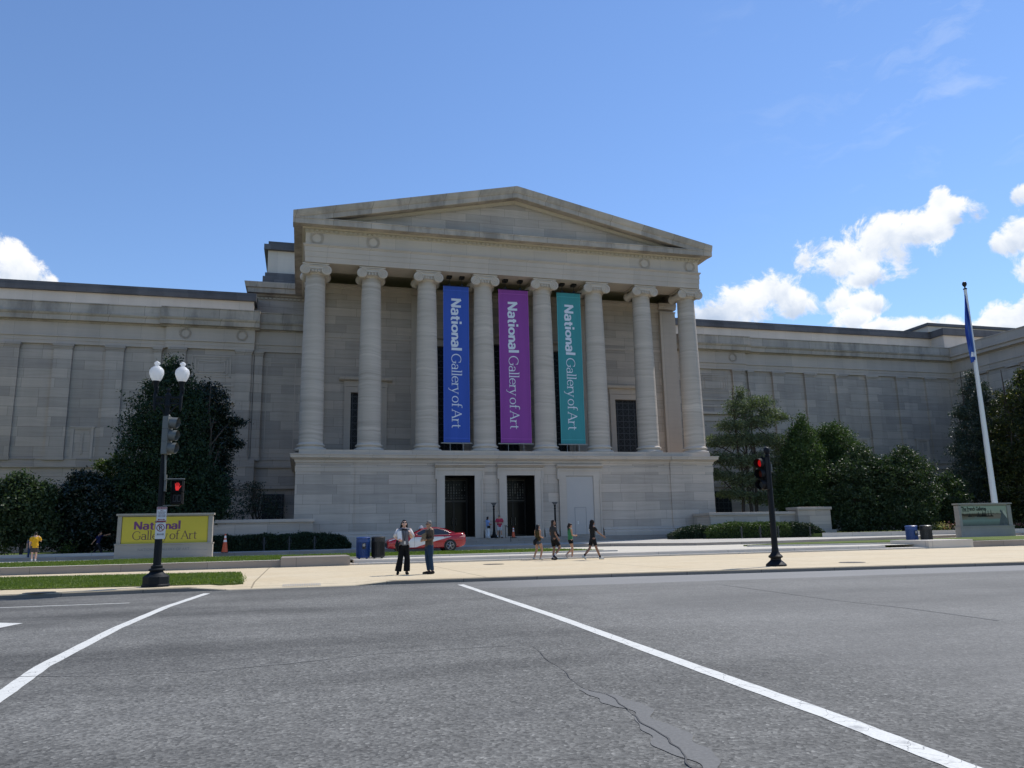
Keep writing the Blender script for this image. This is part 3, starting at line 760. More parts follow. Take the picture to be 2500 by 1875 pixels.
for i, (a, b, c, d) in enumerate(hl):
    gw = MB().box(a, b, YB+.30, YB+.36, c, d)
    wn = part('window_grille', gw, M['grille'])
    fm = MB(); w = .46
    for q in ((a-w,a,c,d+w),(b,b+w,c,d+w),(a,b,d,d+w)): fm.box(q[0],q[1],YB-.1,YB+.05,q[2],q[3])
    for q in ((a-w-.06,a-w+.08,c,d+w),(b+w-.08,b+w+.06,c,d+w)): fm.box(q[0],q[1],YB-.15,YB-.05,q[2],q[3]+.02)
    if i in (0, 4):
        fm.box(a-w-.1, b+w+.1, YB-.12, YB+.02, d+w+.03, d+w+.5)
        fm.xprof([(YB+.02,d+w+.45),(YB-.3,d+w+.52),(YB-.42,d+w+.58),(YB-.46,d+w+.78),(YB+.02,d+w+.8)], a-w-.5, b+w+.5)
    else: fm.xprof([(YB+.02,d+w+.15),(YB-.3,d+w+.2),(YB-.4,d+w+.4),(YB+.02,d+w+.42)], a-w-.2, b+w+.2)
    part('window_frame', fm, M['stone_trim'], wn)
wt = MB()                                                  # crown, string courses, flat pilasters and antae
wt.xprof([(YB+.02,21.35),(YB-.06,21.37),(YB-.08,21.75),(YB-.16,21.8),(YB-.2,21.95),(YB-.3,22.0),(YB-.3,22.2),(YB+.02,22.2)], XE0+.12, XE1-.12)
for (xa, xb) in ((XE0+1.6, COLX[2]-.55), (COLX[5]+.55, XE1-1.6)):
    wt.box(xa, xb, YB-.05, YB+.02, 17.55, 17.72)
    wh_ = WIN[0] if xa < CXB else WIN[1]
    wt.box(xa, wh_[0]-.6, YB-.035, YB+.02, 9.15, 9.55); wt.box(wh_[1]+.6, xb, YB-.035, YB+.02, 9.15, 9.55)
for x in (COLX[2]-.1, COLX[5]+.1):
    wt.box(x-.62, x+.62, YB-.12, YB+.02, ZF, 21.5)
    wt.box(x-.7, x+.7, YB-.34, YB+.02, 21.6, 22.1)
for (xa, xb) in ((XE0+.05, XE0+1.62), (XE1-1.62, XE1-.05)):
    wt.box(xa, xb, YB-.34, YB+.5, ZF, 21.3)
    wt.box(xa-.05, xb+.05, YB-.4, YB+.5, ZF, ZF+.45); wt.box(xa-.05, xb+.05, YB-.40, YB+.5, 21.3, 21.42)
    wt.xprof([(YB+.4,21.62),(YB-.40,21.64),(YB-.46,21.86),(YB-.52,21.9),(YB-.52,22.21),(YB+.4,22.21)], xa-.1, xb+.1)
part('porch_wall_trim', wt, M['stone_trim'])
# --- central block behind the portico
cb = MB()
XC0, XC1 = CXB-21.6, CXB+21.6
cb.box(XC0, XC1, 77.2, 130, 15, 25.0)
part('central_block', cb, M['stone_wing'])
cc = MB()
ring_prof(cc, [(0,24.55),(.06,24.6),(.08,24.75),(.25,24.8),(.3,24.95),(.75,25.0),(.8,25.45),(.95,25.5),(1.05,25.95),(1.05,26.02),(0,26.05)], XC0, XC1, 77.2, 130)
dd = ring_prof(MB(), [(0,24.50),(.05,24.5),(.05,24.72),(0,24.72)], XC0, XC1, 77.2, 130); dentils(dd, XC0, XC1, 77.2, 24.52, 110)
part('central_cornice', cc, M['stone_cornice'], fix=False); part('central_dentils', dd, M['stone_dentil'])
ca = MB().box(XC0+.5, XC1-.5, 78.2, 128, 25.9, 27.3).box(XC0+.7, XC1-.7, 78.4, 128, 27.3, 27.75)
part('attic_base', ca, M['stone_dark'])
ca2 = MB().box(XC0+.9, XC1-.9, 78.9, 127, 27.7, 30.3)
part('attic_block', ca2, M['stone_attic'])
ca3 = MB().box(XC0+.5, XC1-.5, 78.5, 127.4, 30.3, 30.85).box(XC0+.9, XC1-.9, 78.9, 127, 30.85, 31.3)
part('attic_coping', ca3, M['coping'])
# --- wings
YQ = 71.0
DC = 55.75                                                 # half length up to the inner corner of the end pavilion
def wing(sgn):
    X = lambda d: CXB+sgn*d
    def bx(mb, d0, d1, y0, y1, z0, z1):
        a_, b_ = sorted((X(d0), X(d1))); mb.box(a_, b_, y0, y1, z0, z1)
    w = MB(); bx(w, 16.6, DC+8, YQ, YQ+12, 0, 18.4)
    part('wing_wall', w, M['stone_wing'])
    tr = MB()
    bx(tr, 16.6, DC, YQ-.22, YQ+.05, 7.3, 7.55); bx(tr, 16.6, DC, YQ-.14, YQ+.05, 7.55, 7.95); bx(tr, 16.6, DC, YQ-.20, YQ+.05, 7.95, 8.05)
    bx(tr, 16.6, DC, YQ-.30, YQ+.05, 5.45, 5.75); bx(tr, 16.6, DC, YQ-.18, YQ+.05, 5.75, 5.95)
    bx(tr, 16.6, DC, YQ-.35, YQ+.05, 0, 2.1)
    bx(tr, 20.7, 28.75, YQ-.55, YQ+.05, 7.3, 8.0); bx(tr, 20.7, 28.75, YQ-.6, YQ+.05, 5.4, 5.95); bx(tr, 20.7,28.75,YQ-.5,YQ+.05,0,7.3)
    part('wing_base_courses', tr, M['stone_wing'])
    pv = MB(); bx(pv, 21.1, 28.3, YQ-.30, YQ+.1, 7.9, 18.4)
    part('wing_bay', pv, M['stone_wing'])
    for (a_, b_, o, nm) in [(21.3,22.6,.52,0),(20.35,21.05,.3,0),(26.75,28.1,.52,0),(28.75,29.35,.24,0)]+[(32.42+3.97*i-.70, 32.42+3.97*i+.70, .24, 0) for i in range(6)]+[(DC-.75, DC, .24, 0)]:
        p_ = MB(); bx(p_, a_, b_, YQ-o, YQ+.05, 7.9, 17.35)
        bx(p_, a_-.06, b_+.06, YQ-o-.06, YQ+.05, 7.9, 8.2)
        bx(p_, a_-.05, b_+.05, YQ-o-.05, YQ+.05, 17.35, 17.5); bx(p_, a_-.10, b_+.10, YQ-o-.12, YQ+.05, 17.5, 17.72)
        part('pilaster', p_, M['stone_wing'])
    en = MB()
    def run(d0, d1, o):
        for (z0, z1, q) in ((17.7,18.0,.18),(18.0,18.32,.21),(18.32,18.45,.3),(18.45,19.6,.15)): bx(en, d0, d1, YQ-o-q, YQ+.3, z0, z1)
    run(16.6, 21.1, -.05); run(21.1, 28.45, .32); run(28.45, DC, .0)
    part('wing_entablature', en, M['stone_trim'])
    cn = MB()
    def crn(d0, d1, o):
        a_, b_ = sorted((X(d0), X(d1))); y = YQ-o
        cn.xprof([(y+.2,19.55),(y-.22,19.58),(y-.3,19.68),(y-.62,19.72),(y-.64,20.1),(y-.74,20.2),(y-.8,20.32),(y-.5,20.34),(y-.5,21.2),(y-.56,21.22),(y-.56,21.3),(y+4.2,21.32),(y+4.2,19.55)], a_, b_)
    crn(16.6, 20.7, -.1); crn(20.7, 28.9, .34); crn(28.9, DC, 0.)
    part('wing_cornice', cn, M['stone_cornice'])
    at_ = MB(); bx(at_, 21.6, DC+1.4, YQ+4.0, YQ+14, 20, 23.55)
    part('wing_attic', at_, M['stone_attic'])
    cp_ = MB(); bx(cp_, 21.4, DC+1.4, YQ+3.7, YQ+14, 23.55, 24.0); bx(cp_, 21.4, DC+1.4, YQ+3.8, YQ+14, 24.0, 24.35)
    part('wing_coping', cp_, M['coping'])
    for d_ in (22.2, 26.9) if True else ():
        part('wreath', wreath(X(d_), YQ-.5, 19.03, .42, 16), M['stone_trim'], smooth=True)
    pn = MB()                                               # stepped tablet between the bay's pilasters
    for q, (i0, z0, z1) in enumerate(((0,15.2,17.1),(.28,15.42,16.88),(.52,15.66,16.64))):
        o = YQ-.30-.03*(q+1)
        for (d0,d1,za,zb) in ((23.0+i0,23.06+i0,z0,z1),(26.2-i0,26.26-i0,z0,z1),(23.0+i0,26.26-i0,z0,z0+.06),(23.0+i0,26.26-i0,z1-.06,z1)): bx(pn, d0, d1, YQ-.345, YQ-.29, za, zb)
    for z in (13.7, 14.4): bx(pn, 22.7, 26.6, YQ-.36, YQ-.29, z, z+.14)
    part('wall_tablet', pn, M['stone_trim'])
    for (d0,d1,z0,z1) in ((17.5,20.0,8.6,16.8),):
        fp = MB()
        for q in ((d0,d0+.06,z0,z1),(d1-.06,d1,z0,z1),(d0,d1,z0,z0+.06),(d0,d1,z1-.06,z1)): bx(fp, q[0],q[1],YQ-.03,YQ+.03,q[2],q[3])
        part('wall_panel', fp, M['stone_trim'])
    for i, dn_ in enumerate((34.45, 42.35, 50.3)):
        nb = MB(); bx(nb, dn_-.62, dn_+.62, YQ-.02, YQ+.03, 8.05, 10.45)
        ni = part('niche', nb, M['stone'])
        fb = MB()
        for q in ((dn_-.86,dn_-.62,8.05,10.6),(dn_+.62,dn_+.86,8.05,10.6),(dn_-.62,dn_+.62,10.45,10.6)): bx(fb, q[0],q[1],YQ-.09,YQ+.03,q[2],q[3])
        bx(fb, dn_-.95, dn_+.95, YQ-.14, YQ+.03, 10.6, 10.72)
        part('niche_frame', fb, M['stone_trim'], ni)
        rl = MB()
        for j in range(7): rl.lathe([(.10,-.05),(.13,-.06),(.13,0),(.10,0)], (X(dn_), YQ-.02, 8.55+j*.26), 14, 'y')
        rl.tube([(X(dn_)-.02,YQ-.05,8.4),(X(dn_)+.05,YQ-.06,9.3),(X(dn_)-.02,YQ-.05,10.2)], .03, 6)
        part('niche_relief', rl, M['stone_trim'], ni, smooth=40)
    bwn = MB(); bx(bwn, 23.2, 26.0, YQ-.33, YQ-.28, 8.2, 12.2)
    bwo = part('blind_window', bwn, M['stone_wing'])
    fb = MB()
    for q in ((22.75,23.2,8.2,12.6),(26.0,26.45,8.2,12.6),(23.2,26.0,12.2,12.6)): bx(fb, q[0],q[1],YQ-.42,YQ-.29,q[2],q[3])
    bx(fb, 22.5, 26.7, YQ-.6, YQ-.29, 12.9, 13.15)
    part('window_frame', fb, M['stone_trim'], bwo)
    for dn_ in (19.0, 24.6, 34.45, 42.35, 50.3):
        lw = MB(); bx(lw, dn_-.9, dn_+.9, YQ-.53, YQ-.34, 2.6, 5.0)
        part('basement_window', lw, M['grille'])
    # end pavilion coming forward
    ep = MB(); bx(ep, DC, DC+30, 40, YQ+12, 0, 18.4)
    part('end_pavilion', ep, M['stone_wing'])
    et = MB()
    for (z0, z1, q) in ((7.3,7.55,.22),(7.55,7.95,.14),(7.95,8.05,.2),(17.7,18.0,.18),(18.0,18.32,.21),(18.32,18.45,.3),(18.45,19.6,.15),(19.6,19.7,.3),(19.7,20.1,.64),(20.1,20.32,.8),(20.32,21.2,.5),(21.2,21.3,.56),(5.45,5.75,.3),(0,2.1,.35)):
        bx(et, DC-q, DC+30, 40-q, YQ+4, z0, z1)
    part('pavilion_courses', et, M['stone_trim'])
    for yy in (67.0, 63.0, 59.0, 55.0, 51.0, 47.0):
        p_ = MB(); bx(p_, DC-.24, DC+.02, yy-.7, yy+.7, 7.9, 17.35); bx(p_, DC-.34, DC+.02, yy-.8, yy+.8, 17.5, 17.72)
        part('pilaster', p_, M['stone_wing'])
    ea = MB(); bx(ea, DC+1.4, DC+28, YQ+2.0, YQ+20, 20, 23.55); part('pavilion_attic', ea, M['stone_attic'])
    eb = MB(); bx(eb, DC+1.15, DC+28, YQ+1.7, YQ+20, 23.55, 24.35); part('pavilion_coping', eb, M['coping'])
    ec = MB(); bx(ec, DC+.9, DC+28, YQ+3.6, YQ+20, 24.35, 25.1); part('pavilion_attic', ec, M['stone_attic'])
    ed_ = MB(); bx(ed_, DC+.7, DC+28, YQ+3.4, YQ+20, 25.1, 25.45); part('pavilion_coping', ed_, M['coping'])
wing(-1); wing(1)
# --- entrance steps and landing (part of the setting)
es = MB()
ls = MB()
for i, (y, z) in enumerate(((56.9,.60),(57.25,.75),(57.6,.90))): es.box(4.2+i*.35, 29.3-i*.35, y, YW+.3, .3, z)
structure('entrance_steps', es, M['granite'], bevel=.015)
# ---------------------------------------------------------------- lettering
def glyphs(T, t):
    """strokes in em units: list of (points, widths); advance"""
    def arc(cx, cy, rx, ry, a0, a1, n=14, wt=True):
        P, Wd = [], []
        for i in range(n+1):
            a = math.radians(a0+(a1-a0)*i/n); P.append((cx+rx*math.cos(a), cy+ry*math.sin(a)))
            Wd.append(t+(T-t)*abs(math.cos(a))**1.3)
        return P, Wd
    def ln(x0, y0, x1, y1, w): return [(x0,y0),(x1,y1)], [w, w]
    def srf(x, y, w): return [(x-w/2,y),(x+w/2,y)], [t*.9, t*.9]
    X = .47; C = .70; D = .76; s = T*.5
    sw_ = T*2.1+.04
    return {
     'N': ([ln(.10,0,.10,C,T*.62),ln(.10,C-.02,.54,.02,T*1.15),ln(.54,0,.54,C,T*.62),srf(.09,t*.45,sw_),srf(.07,C-t*.45,sw_*.8),srf(.55,C-t*.45,sw_*.9)], .66),
     'a': ([([(.36,0),(.36,.33)],[T,T]),arc(.21,.32,.15,.145,0,160),arc(.20,.135,.16,.13,30,330),ln(.36,t*.5,.44,t*.5,t)], .46),
     't': ([ln(.16,.06,.16,.60,T),ln(.03,X-t/2,.32,X-t/2,t*1.2),arc(.26,.10,.10,.095,180,300,8)], .35),
     'i': ([ln(.11,0,.11,X,T),srf(.11,t*.45,sw_),([(.02,X-t*.5),(.11,X-t*.5)],[t,t]),ln(.11,.60,.11,.60+T*.9,T*.95)], .24),
     'o': ([arc(.255,.235,.215-T*.15,.235-t*.5,0,360,28)], .51),
     'n': ([ln(.10,0,.10,X,T),arc(.255,.27,.135,.175,165,0,12),ln(.39,0,.39,.28,T),srf(.10,t*.45,sw_),srf(.39,t*.45,sw_),([(.01,X-t*.5),(.1,X-t*.5)],[t,t])], .50),
     'l': ([ln(.11,0,.11,D,T),srf(.11,t*.45,sw_),([(.01,D-t*.5),(.11,D-t*.5)],[t,t])], .23),
     'G': ([arc(.40,.35,.34,.345,48,318,26),ln(.655,.10,.655,.31,T*.9),srf(.64,.31,.22),ln(.63,.5,.63,.66,t)], .76),
     'e': ([arc(.25,.235,.205,.22,2,320,22),ln(.06,.25,.44,.25,t)], .48),
     'r': ([ln(.10,0,.10,X,T),arc(.25,.28,.14,.165,165,50,8),srf(.11,t*.45,sw_*1.1),([(.01,X-t*.5),(.1,X-t*.5)],[t,t])], .36),
     'y': ([ln(.05,X,.235,.02,T),([(.42,X),(.235,.0),(.14,-.20),(.03,-.22)],[t*1.2]*4),srf(.06,X-t*.45,sw_),srf(.41,X-t*.45,sw_*.85)], .45),
     'f': ([ln(.14,0,.14,.60,T),arc(.27,.60,.13,.14,180,50,8),ln(.02,X-t/2,.30,X-t/2,t*1.2),srf(.15,t*.45,sw_*1.1)], .31),
     'A': ([ln(.05,0,.335,C,t*1.3),ln(.315,C,.61,0,T*1.1),ln(.15,.24,.50,.24,t),srf(.06,t*.45,sw_*.9),srf(.60,t*.45,sw_)], .66),
     ' ': ([], .16)}
LIGHT = glyphs(.078, .034); BOLD = glyphs(.165, .10)
for ch, drop in (('i',0),('n',3),('l',1)):                     # the heavy face has no serifs
    st, adv = BOLD[ch]
    keep = [st[0], st[3]] if ch == 'i' else st[:drop]
    BOLD[ch] = (keep, adv)
BOLD['N'] = ([([(.10,0),(.10,.70)],[.15,.15]),([(.08,.70),(.54,0)],[.17,.17]),([(.54,0),(.54,.70)],[.15,.15])], .68)
def text_strokes(s, G, track=0.):
    """flat strokes -> quads [(x, y)...] plus total advance"""
    out = []; x = 0
    for ch in s:
        st, adv = G[ch]
        for pts, wd in st:
            if len(pts) == 2:                            # long strokes get joints so that they can follow folds
                (ax, ay), (bx, by) = pts; m_ = max(1, int(math.hypot(bx-ax, by-ay)/.06)); wd = [wd[0]+(wd[1]-wd[0])*i/m_ for i in range(m_+1)]
                pts = [(ax+(bx-ax)*i/m_, ay+(by-ay)*i/m_) for i in range(m_+1)]
            n = len(pts); L, R = [], []
            for i in range(n):
                dx = pts[min(i+1,n-1)][0]-pts[max(i-1,0)][0]; dy = pts[min(i+1,n-1)][1]-pts[max(i-1,0)][1]
                d = math.hypot(dx, dy) or 1; nx, ny = -dy/d, dx/d
                L.append((x+pts[i][0]+nx*wd[i]/2, pts[i][1]+ny*wd[i]/2)); R.append((x+pts[i][0]-nx*wd[i]/2, pts[i][1]-ny*wd[i]/2))
            out.append([(L[i], L[i+1], R[i+1], R[i]) for i in range(n-1)])
        x += adv+track
    return out, x
def text_mesh(strokes, fn, depth):
    """fn(x, y, d) -> world point; strokes are thin slabs, each at its own height"""
    mb = MB()
    for k, st in enumerate(strokes):
        for q in st:
            d = depth+.0004*(k % 7)
            mb.add([fn(*p, d) for p in q], [(0,1,2,3)])
    return mb
def ftext(s, size, mat, parent, name, fn, bold=0., align='CENTER'):
    cu = bpy.data.curves.new('letters', 'FONT'); cu.body = s; cu.size = size; cu.offset = bold*size; cu.align_x = align; cu.resolution_u = 3
    ob = bpy.data.objects.new('letters', cu); COL.objects.link(ob)
    me = bpy.data.meshes.new_from_object(ob.evaluated_get(bpy.context.evaluated_depsgraph_get()))
    bpy.data.objects.remove(ob); bpy.data.curves.remove(cu)
    mb = MB(); mb.add([fn(v.co.x, v.co.y) for v in me.vertices], [tuple(p.vertices) for p in me.polygons])
    bpy.data.meshes.remove(me)
    return mb.build(name, mat, parent)

# ---------------------------------------------------------------- banners between the columns
M['banner_text'] = plain('banner_lettering', (.66,.70,.78), .7, var=.03)
def fabric(name, col):
    mt, t, b = newmat(name, .75, 0, .2)
    p = t.pos(); n = t.noise(t.scale(p, (1.6,1,.12)), 1.2, 3.)
    w = t.noise(p, 60., 2.)
    t.put(b.inputs['Base Color'], t.mix(1., col, t.math('MULTIPLY', t.math('MULTIPLY_ADD', n, .3, .85), t.math('MULTIPLY_ADD', w, .16, .92)), 'MULTIPLY'))
    return mt
BAN = [('blue', (.045,.10,.42), (1081.8,698.3), (1143.6,701.6), (1083.4,1080), (1147.3,1080), 'tall royal blue fabric banner with white gallery name hanging between third and fourth columns'),
       ('purple', (.255,.065,.30), (1216.2,706.5), (1288.6,710.7), (1222.8,1081.6), (1297.7,1081.6), 'tall purple fabric banner with white gallery name hanging in the widest middle bay'),
       ('teal', (.055,.27,.29), (1358.5,714.6), (1415.5,717.9), (1369.9,1083), (1429.5,1084), 'tall teal green fabric banner with white gallery name hanging between fifth and sixth columns')]
YN = 60.0
for nm, colr, tl, tr_, bl, br_, lab in BAN:
    A, B, C_, D_ = at(*tl, YN), at(*tr_, YN), at(*bl, YN), at(*br_, YN)
    x0, x1 = (A.x+C_.x)/2, (B.x+D_.x)/2; z1, z0 = (A.z+B.z)/2, (C_.z+D_.z)/2
    root = empty('banner', ((x0+x1)/2, YN, z0), 0, lab, 'banner', 'gallery banners between the columns')
    cloth = MB(); H, Wd = z1-z0, x1-x0
    ph_ = x0*3.1
    def wav(x, z):
        u, v = (x-x0)/Wd, (z-z0)/H
        return YN-.03+.045*math.sin(u*7+v*2.2+ph_)*(.35+.65*math.sin(v*PI))+.030*math.sin(v*9+u*2+ph_)*math.sin(u*PI)+.012*math.sin(v*31+u*5+ph_)
    nx = 14; nz = 80
    vs = [(x0+Wd*i/nx, wav(x0+Wd*i/nx, z0+H*j/nz), z0+H*j/nz) for j in range(nz+1) for i in range(nx+1)]
    cloth.add(vs, [(j*(nx+1)+i, j*(nx+1)+i+1, (j+1)*(nx+1)+i+1, (j+1)*(nx+1)+i) for j in range(nz) for i in range(nx)])
    fm = fabric(nm+'_banner_fabric', colr); fm2 = fabric(nm+'_banner_hem', tuple(c*1.45+.015 for c in colr))
    cloth.build('cloth', fm, root, smooth=True)
    hem = MB()
    def hstrip(xa, xb, za, zb, ni, nj):
        g_ = [(xa+(xb-xa)*i/ni, wav(xa+(xb-xa)*i/ni, za+(zb-za)*j/nj)-.012, za+(zb-za)*j/nj) for j in range(nj+1) for i in range(ni+1)]
        hem.add(g_, [(j*(ni+1)+i, j*(ni+1)+i+1, (j+1)*(ni+1)+i+1, (j+1)*(ni+1)+i) for j in range(nj) for i in range(ni)])
    hstrip(x0, x0+.045, z0, z1, 1, 80); hstrip(x1-.045, x1, z0, z1, 1, 80)
    for zz in (z0+.33, z1-.35): hstrip(x0+.045, x1-.045, zz-.02, zz+.02, 14, 1)
    hem.build('hem', fm2, root, smooth=True)
    # lettering reads downwards, feet of the letters towards the left edge
    s1, a1_ = text_strokes('National', BOLD, .005); s2, a2_ = text_strokes('Gallery of Art', LIGHT, -.005)
    L1, L2 = .345*H, .475*H
    cap = .40*min(Wd, 2.0); xb_ = x0+Wd*.31
    zt = z1-.078*H
    k1 = L1/a1_; k2 = L2/a2_; kc = cap/.70
    lt = text_mesh(s1, lambda x, y, d: (xb_+y*kc, wav(xb_+y*kc, zt-x*k1)-.022-d, zt-x*k1), 0)
    lt.merge(text_mesh(s2, lambda x, y, d: (xb_+y*kc, wav(xb_+y*kc, zt-L1-.016*H-x*k2)-.022-d, zt-L1-.016*H-x*k2), 0))
    lt.build('lettering', M['banner_text'], root)
    bars = MB()
    bars.tube([(x0-.18,YN,z0-.06),(x1+.18,YN,z0-.06)], .045, 8); bars.build('bottom_bar', plain('banner_bar', (.42,.41,.38), .5, .3), root)
    tb = MB().tube([(x0-.1,YN,z1+.05),(x1+.12,YN,z1+.05)], .05, 8); tb.build('top_bar', M['black_iron'], root)
    for q in (.24, .74):
        hx = x0+Wd*q
        hg = MB().box(hx-.2, hx+.2, YN-.25, YN+.25, 22.03, 22.2).tube([(hx,YN,z1+.05),(hx,YN,22.1)], .018, 6).box(hx-.09,hx+.09,YN-.06,YN+.06,z1+.03,z1+.2)
        hg.build('hanger', M['bronze'], root)
        gy = MB().tube([(hx,YN,z0-.06),(hx+.02,YN+.02,ZF)], .012, 5); gy.build('tie', M['white_paint'], root)

# ---------------------------------------------------------------- stone sign boxes on the lawns
M['sign_stone'] = stone('sign_limestone', (.36,.325,.285), (.33,.30,.265), bw=9., rh=9., mortar=0., vein=.12, stain=.3)
def sign_box(x0, x1, y, zb, zt, panel, label, rz=0.):
    root = empty('monument_sign', ((x0+x1)/2, y, zb), rz, label, 'sign', 'stone framed signs on the museum lawns')
    px0, px1, pz0, pz1 = panel; w = x1-x0; D = .45
    f = MB(); zl = pz0-.03; yb2 = y+D
    f.box(x0-.05, x1+.05, y-.05, yb2+.05, zb-.1, zl-.02)                 # base
    f.box(x0-.08, x1+.08, y-.08, yb2+.08, zl-.02, zl+.05)                # ledge
    f.box(x0, px0-.02, y, yb2, zl+.05, zt-.12); f.box(px1+.02, x1, y, yb2, zl+.05, zt-.12)
    f.box(x0, x1, y, yb2, pz1+.03, zt-.10); f.box(x0-.07, x1+.07, y-.07, yb2+.07, zt-.10, zt)
    f.box(px0-.02, px1+.02, y+.14, yb2-.05, zl+.05, pz1+.03)
    f.box(x0+.16,x1-.16,y-.065,y-.05,zb+.12,zl-.34)
    f.build('frame', M['sign_stone'], root, bevel=.015)
    return root
z_ = .24
sg = sign_box(-9.59, -4.74, 46.6, z_, 2.68, (-9.36,-4.985,1.05,2.505), 'stone framed yellow sign with purple gallery name on the lawn behind the lamp post')
pn = MB().box(-9.36, -4.985, 46.6+.05, 46.6+.12, 1.05, 2.505).build('yellow_panel', plain('yellow_board', (.60,.46,.04), .45, var=.04), sg)
s1, a1_ = text_strokes('National', BOLD, .005); s2, a2_ = text_strokes('Gallery of Art', LIGHT, -.005)
M['purple_ink'] = plain('purple_lettering', (.16,.035,.15), .5, var=.05); M['plum_ink'] = plain('plum_lettering', (.11,.035,.05), .5, var=.05)
text_mesh(s1, lambda x, y, d: (-8.78+x*2.40/a1_, 46.645-d, 1.83+y*.60), 0).build('lettering', M['purple_ink'], sg)
text_mesh(s2, lambda x, y, d: (-8.83+x*3.30/a2_, 46.645-d, 1.275+y*.65), 0).build('lettering', M['plum_ink'], sg)
cv = ftext('NATIONAL GALLERY OF ART', .20, plain('carved_letters', (.20,.20,.20), .8), sg, 'carved_lettering', lambda x, y: (-7.18+x, 46.6-.052, .68+y))
# second sign, exhibition poster
sg2 = sign_box(46.45, 51.25, 46.6, .25, 2.71, (46.69,50.87,1.04,2.50), 'stone framed sign with harbour picture poster beside the flagpole')
def poster_mat():
    mt, t, b = newmat('harbour_poster', .8, 0, .05)
    p = t.pos(); s = t.new('ShaderNodeSeparateXYZ'); t.l.new(p, s.inputs[0])
    u = t.math('MULTIPLY', t.math('SUBTRACT', s.outputs[0], 46.69), 1/4.18); v = t.math('MULTIPLY', t.math('SUBTRACT', s.outputs[2], 1.04), 1/1.46)
    n = t.noise(p, 2.2, 4., .6); n2 = t.noise(p, 7., 4., .6)
    vv = t.math('ADD', v, t.math('MULTIPLY', t.math('SUBTRACT', n2, .5), .10))
    c = t.ramp(vv, [(0,(.13,.13,.10)),(.28,(.24,.30,.25)),(.44,(.22,.22,.17)),(.49,(.055,.042,.03)),(.60,(.075,.058,.04)),(.66,(.40,.39,.28)),(1.,(.36,.42,.32))])
    land = t.math('MULTIPLY', t.ramp(t.math('ADD', u, t.math('MULTIPLY', n, .2)), [(.0,1.),(.42,0.)]), t.ramp(vv, [(.30,0.),(.36,1.),(.5,1.),(.55,0.)]))
    c = t.mix(land, c, (.22,.17,.11))
    sand = t.math('MULTIPLY', t.ramp(t.math('ADD', u, t.math('MULTIPLY', n, .2)), [(.62,0.),(.7,1.)]), t.ramp(vv, [(.33,0.),(.40,1.),(.55,1.),(.64,0.)]))
    c = t.mix(sand, c, (.28,.22,.16))
    t.put(b.inputs['Base Color'], c); return mt
MB().box(46.69, 50.87, 46.65, 46.72, 1.04, 2.50).build('poster', poster_mat(), sg2)
ftext('The French Galleries', .295, plain('poster_title', (.010,.012,.010), .8, spec=.1), sg2, 'title', lambda x, y: (46.74+x*.90, 46.638, 2.17+y*1.35), .020, 'LEFT')
ftext('NOW ON VIEW', .15, plain('poster_caption', (.06,.06,.05), .5), sg2, 'caption', lambda x, y: (46.78+x*.6, 46.645, 2.06+y), .01, 'LEFT')
det = MB(); r = random.Random(2)                                        # painted masts and figures
for i in range(9):
    x = 47.3+r.random()*2.2; h = .15+.28*r.random(); det.box(x-.016, x+.016, 46.636, 46.648, 1.80, 1.80+h)
    det.box(x-.16, x+.16, 46.636, 46.648, 1.72, 1.80)
det.build('painted_boats', plain('poster_dark', (.03,.03,.028), .8, spec=.1), sg2)
fg = MB(); fg.prism([(50.1,1.3),(50.35,1.95),(50.22,2.1),(50.3,2.22),(50.45,2.1),(50.6,1.9),(50.82,1.6),(50.82,1.08),(50.0,1.08)], 0, .006)
fg.v = [(x, 46.646-z, y) for x, y, z in fg.v]
fg.build('painted_figure', plain('poster_grey', (.13,.14,.135), .8, var=.6, scale=5., spec=.1), sg2)
pl2 = MB(); pl2.prism([(50.45,2.05),(50.6,2.2),(50.82,1.9),(50.82,1.55)], 0, .004); pl2.v = [(x, 46.638-z, y) for x, y, z in pl2.v]
pl2.build('painted_parasol', plain('poster_cream', (.52,.49,.38), .8), sg2)
# ---------------------------------------------------------------- street furniture
def emit(name, col, k, base=(0,0,0)):
    mt, t, b = newmat(name, .4); t.put(b.inputs['Base Color'], base)
    t.put(b.inputs['Emission Color'], col); b.inputs['Emission Strength'].default_value = k
    return mt
M['post_paint'] = plain('dark_green_black_paint', (.007,.010,.013), .6, 0, .25, 9., .2)
M['signal_grey'] = plain('signal_grey_paint', (.13,.135,.125), .5, 0, .1, 8.)
M['signal_black'] = plain('signal_black_paint', (.010,.010,.011), .7, 0, .2, 8., .15)
M['lens_dark'] = plain('unlit_lens', (.03,.03,.03), .15, 0, .2, 20.)
def globe_mat():
    mt, t, b = newmat('frosted_globe', .35, 0, .5)
    t.put(b.inputs['Base Color'], (.86,.87,.88))
    tr = t.new('ShaderNodeBsdfTranslucent'); tr.inputs[0].default_value = (.9,.9,.9,1)
    tp = t.new('ShaderNodeBsdfTransparent'); m1 = t.new('ShaderNodeMixShader'); m2 = t.new('ShaderNodeMixShader')
    m1.inputs[0].default_value = .5; t.l.new(b.outputs[0], m1.inputs[1]); t.l.new(tr.outputs[0], m1.inputs[2])
    m2.inputs[0].default_value = .22; t.l.new(m1.outputs[0], m2.inputs[1]); t.l.new(tp.outputs[0], m2.inputs[2])
    t.l.new(m2.outputs[0], t.n['Material Output'].inputs[0]); return mt
M['globe'] = globe_mat()
LPX, LPY = -3.655, 22.80
lp = empty('street_lamp', (LPX, LPY, 0), 0, 'dark twin globe street lamp on the kerb in front of the yellow sign', 'street lamp')
b_ = MB().lathe([(.36,0),(.36,.05),(.335,.07),(.335,.26),(.30,.29),(.27,.31)], n=8, a0=PI/8)
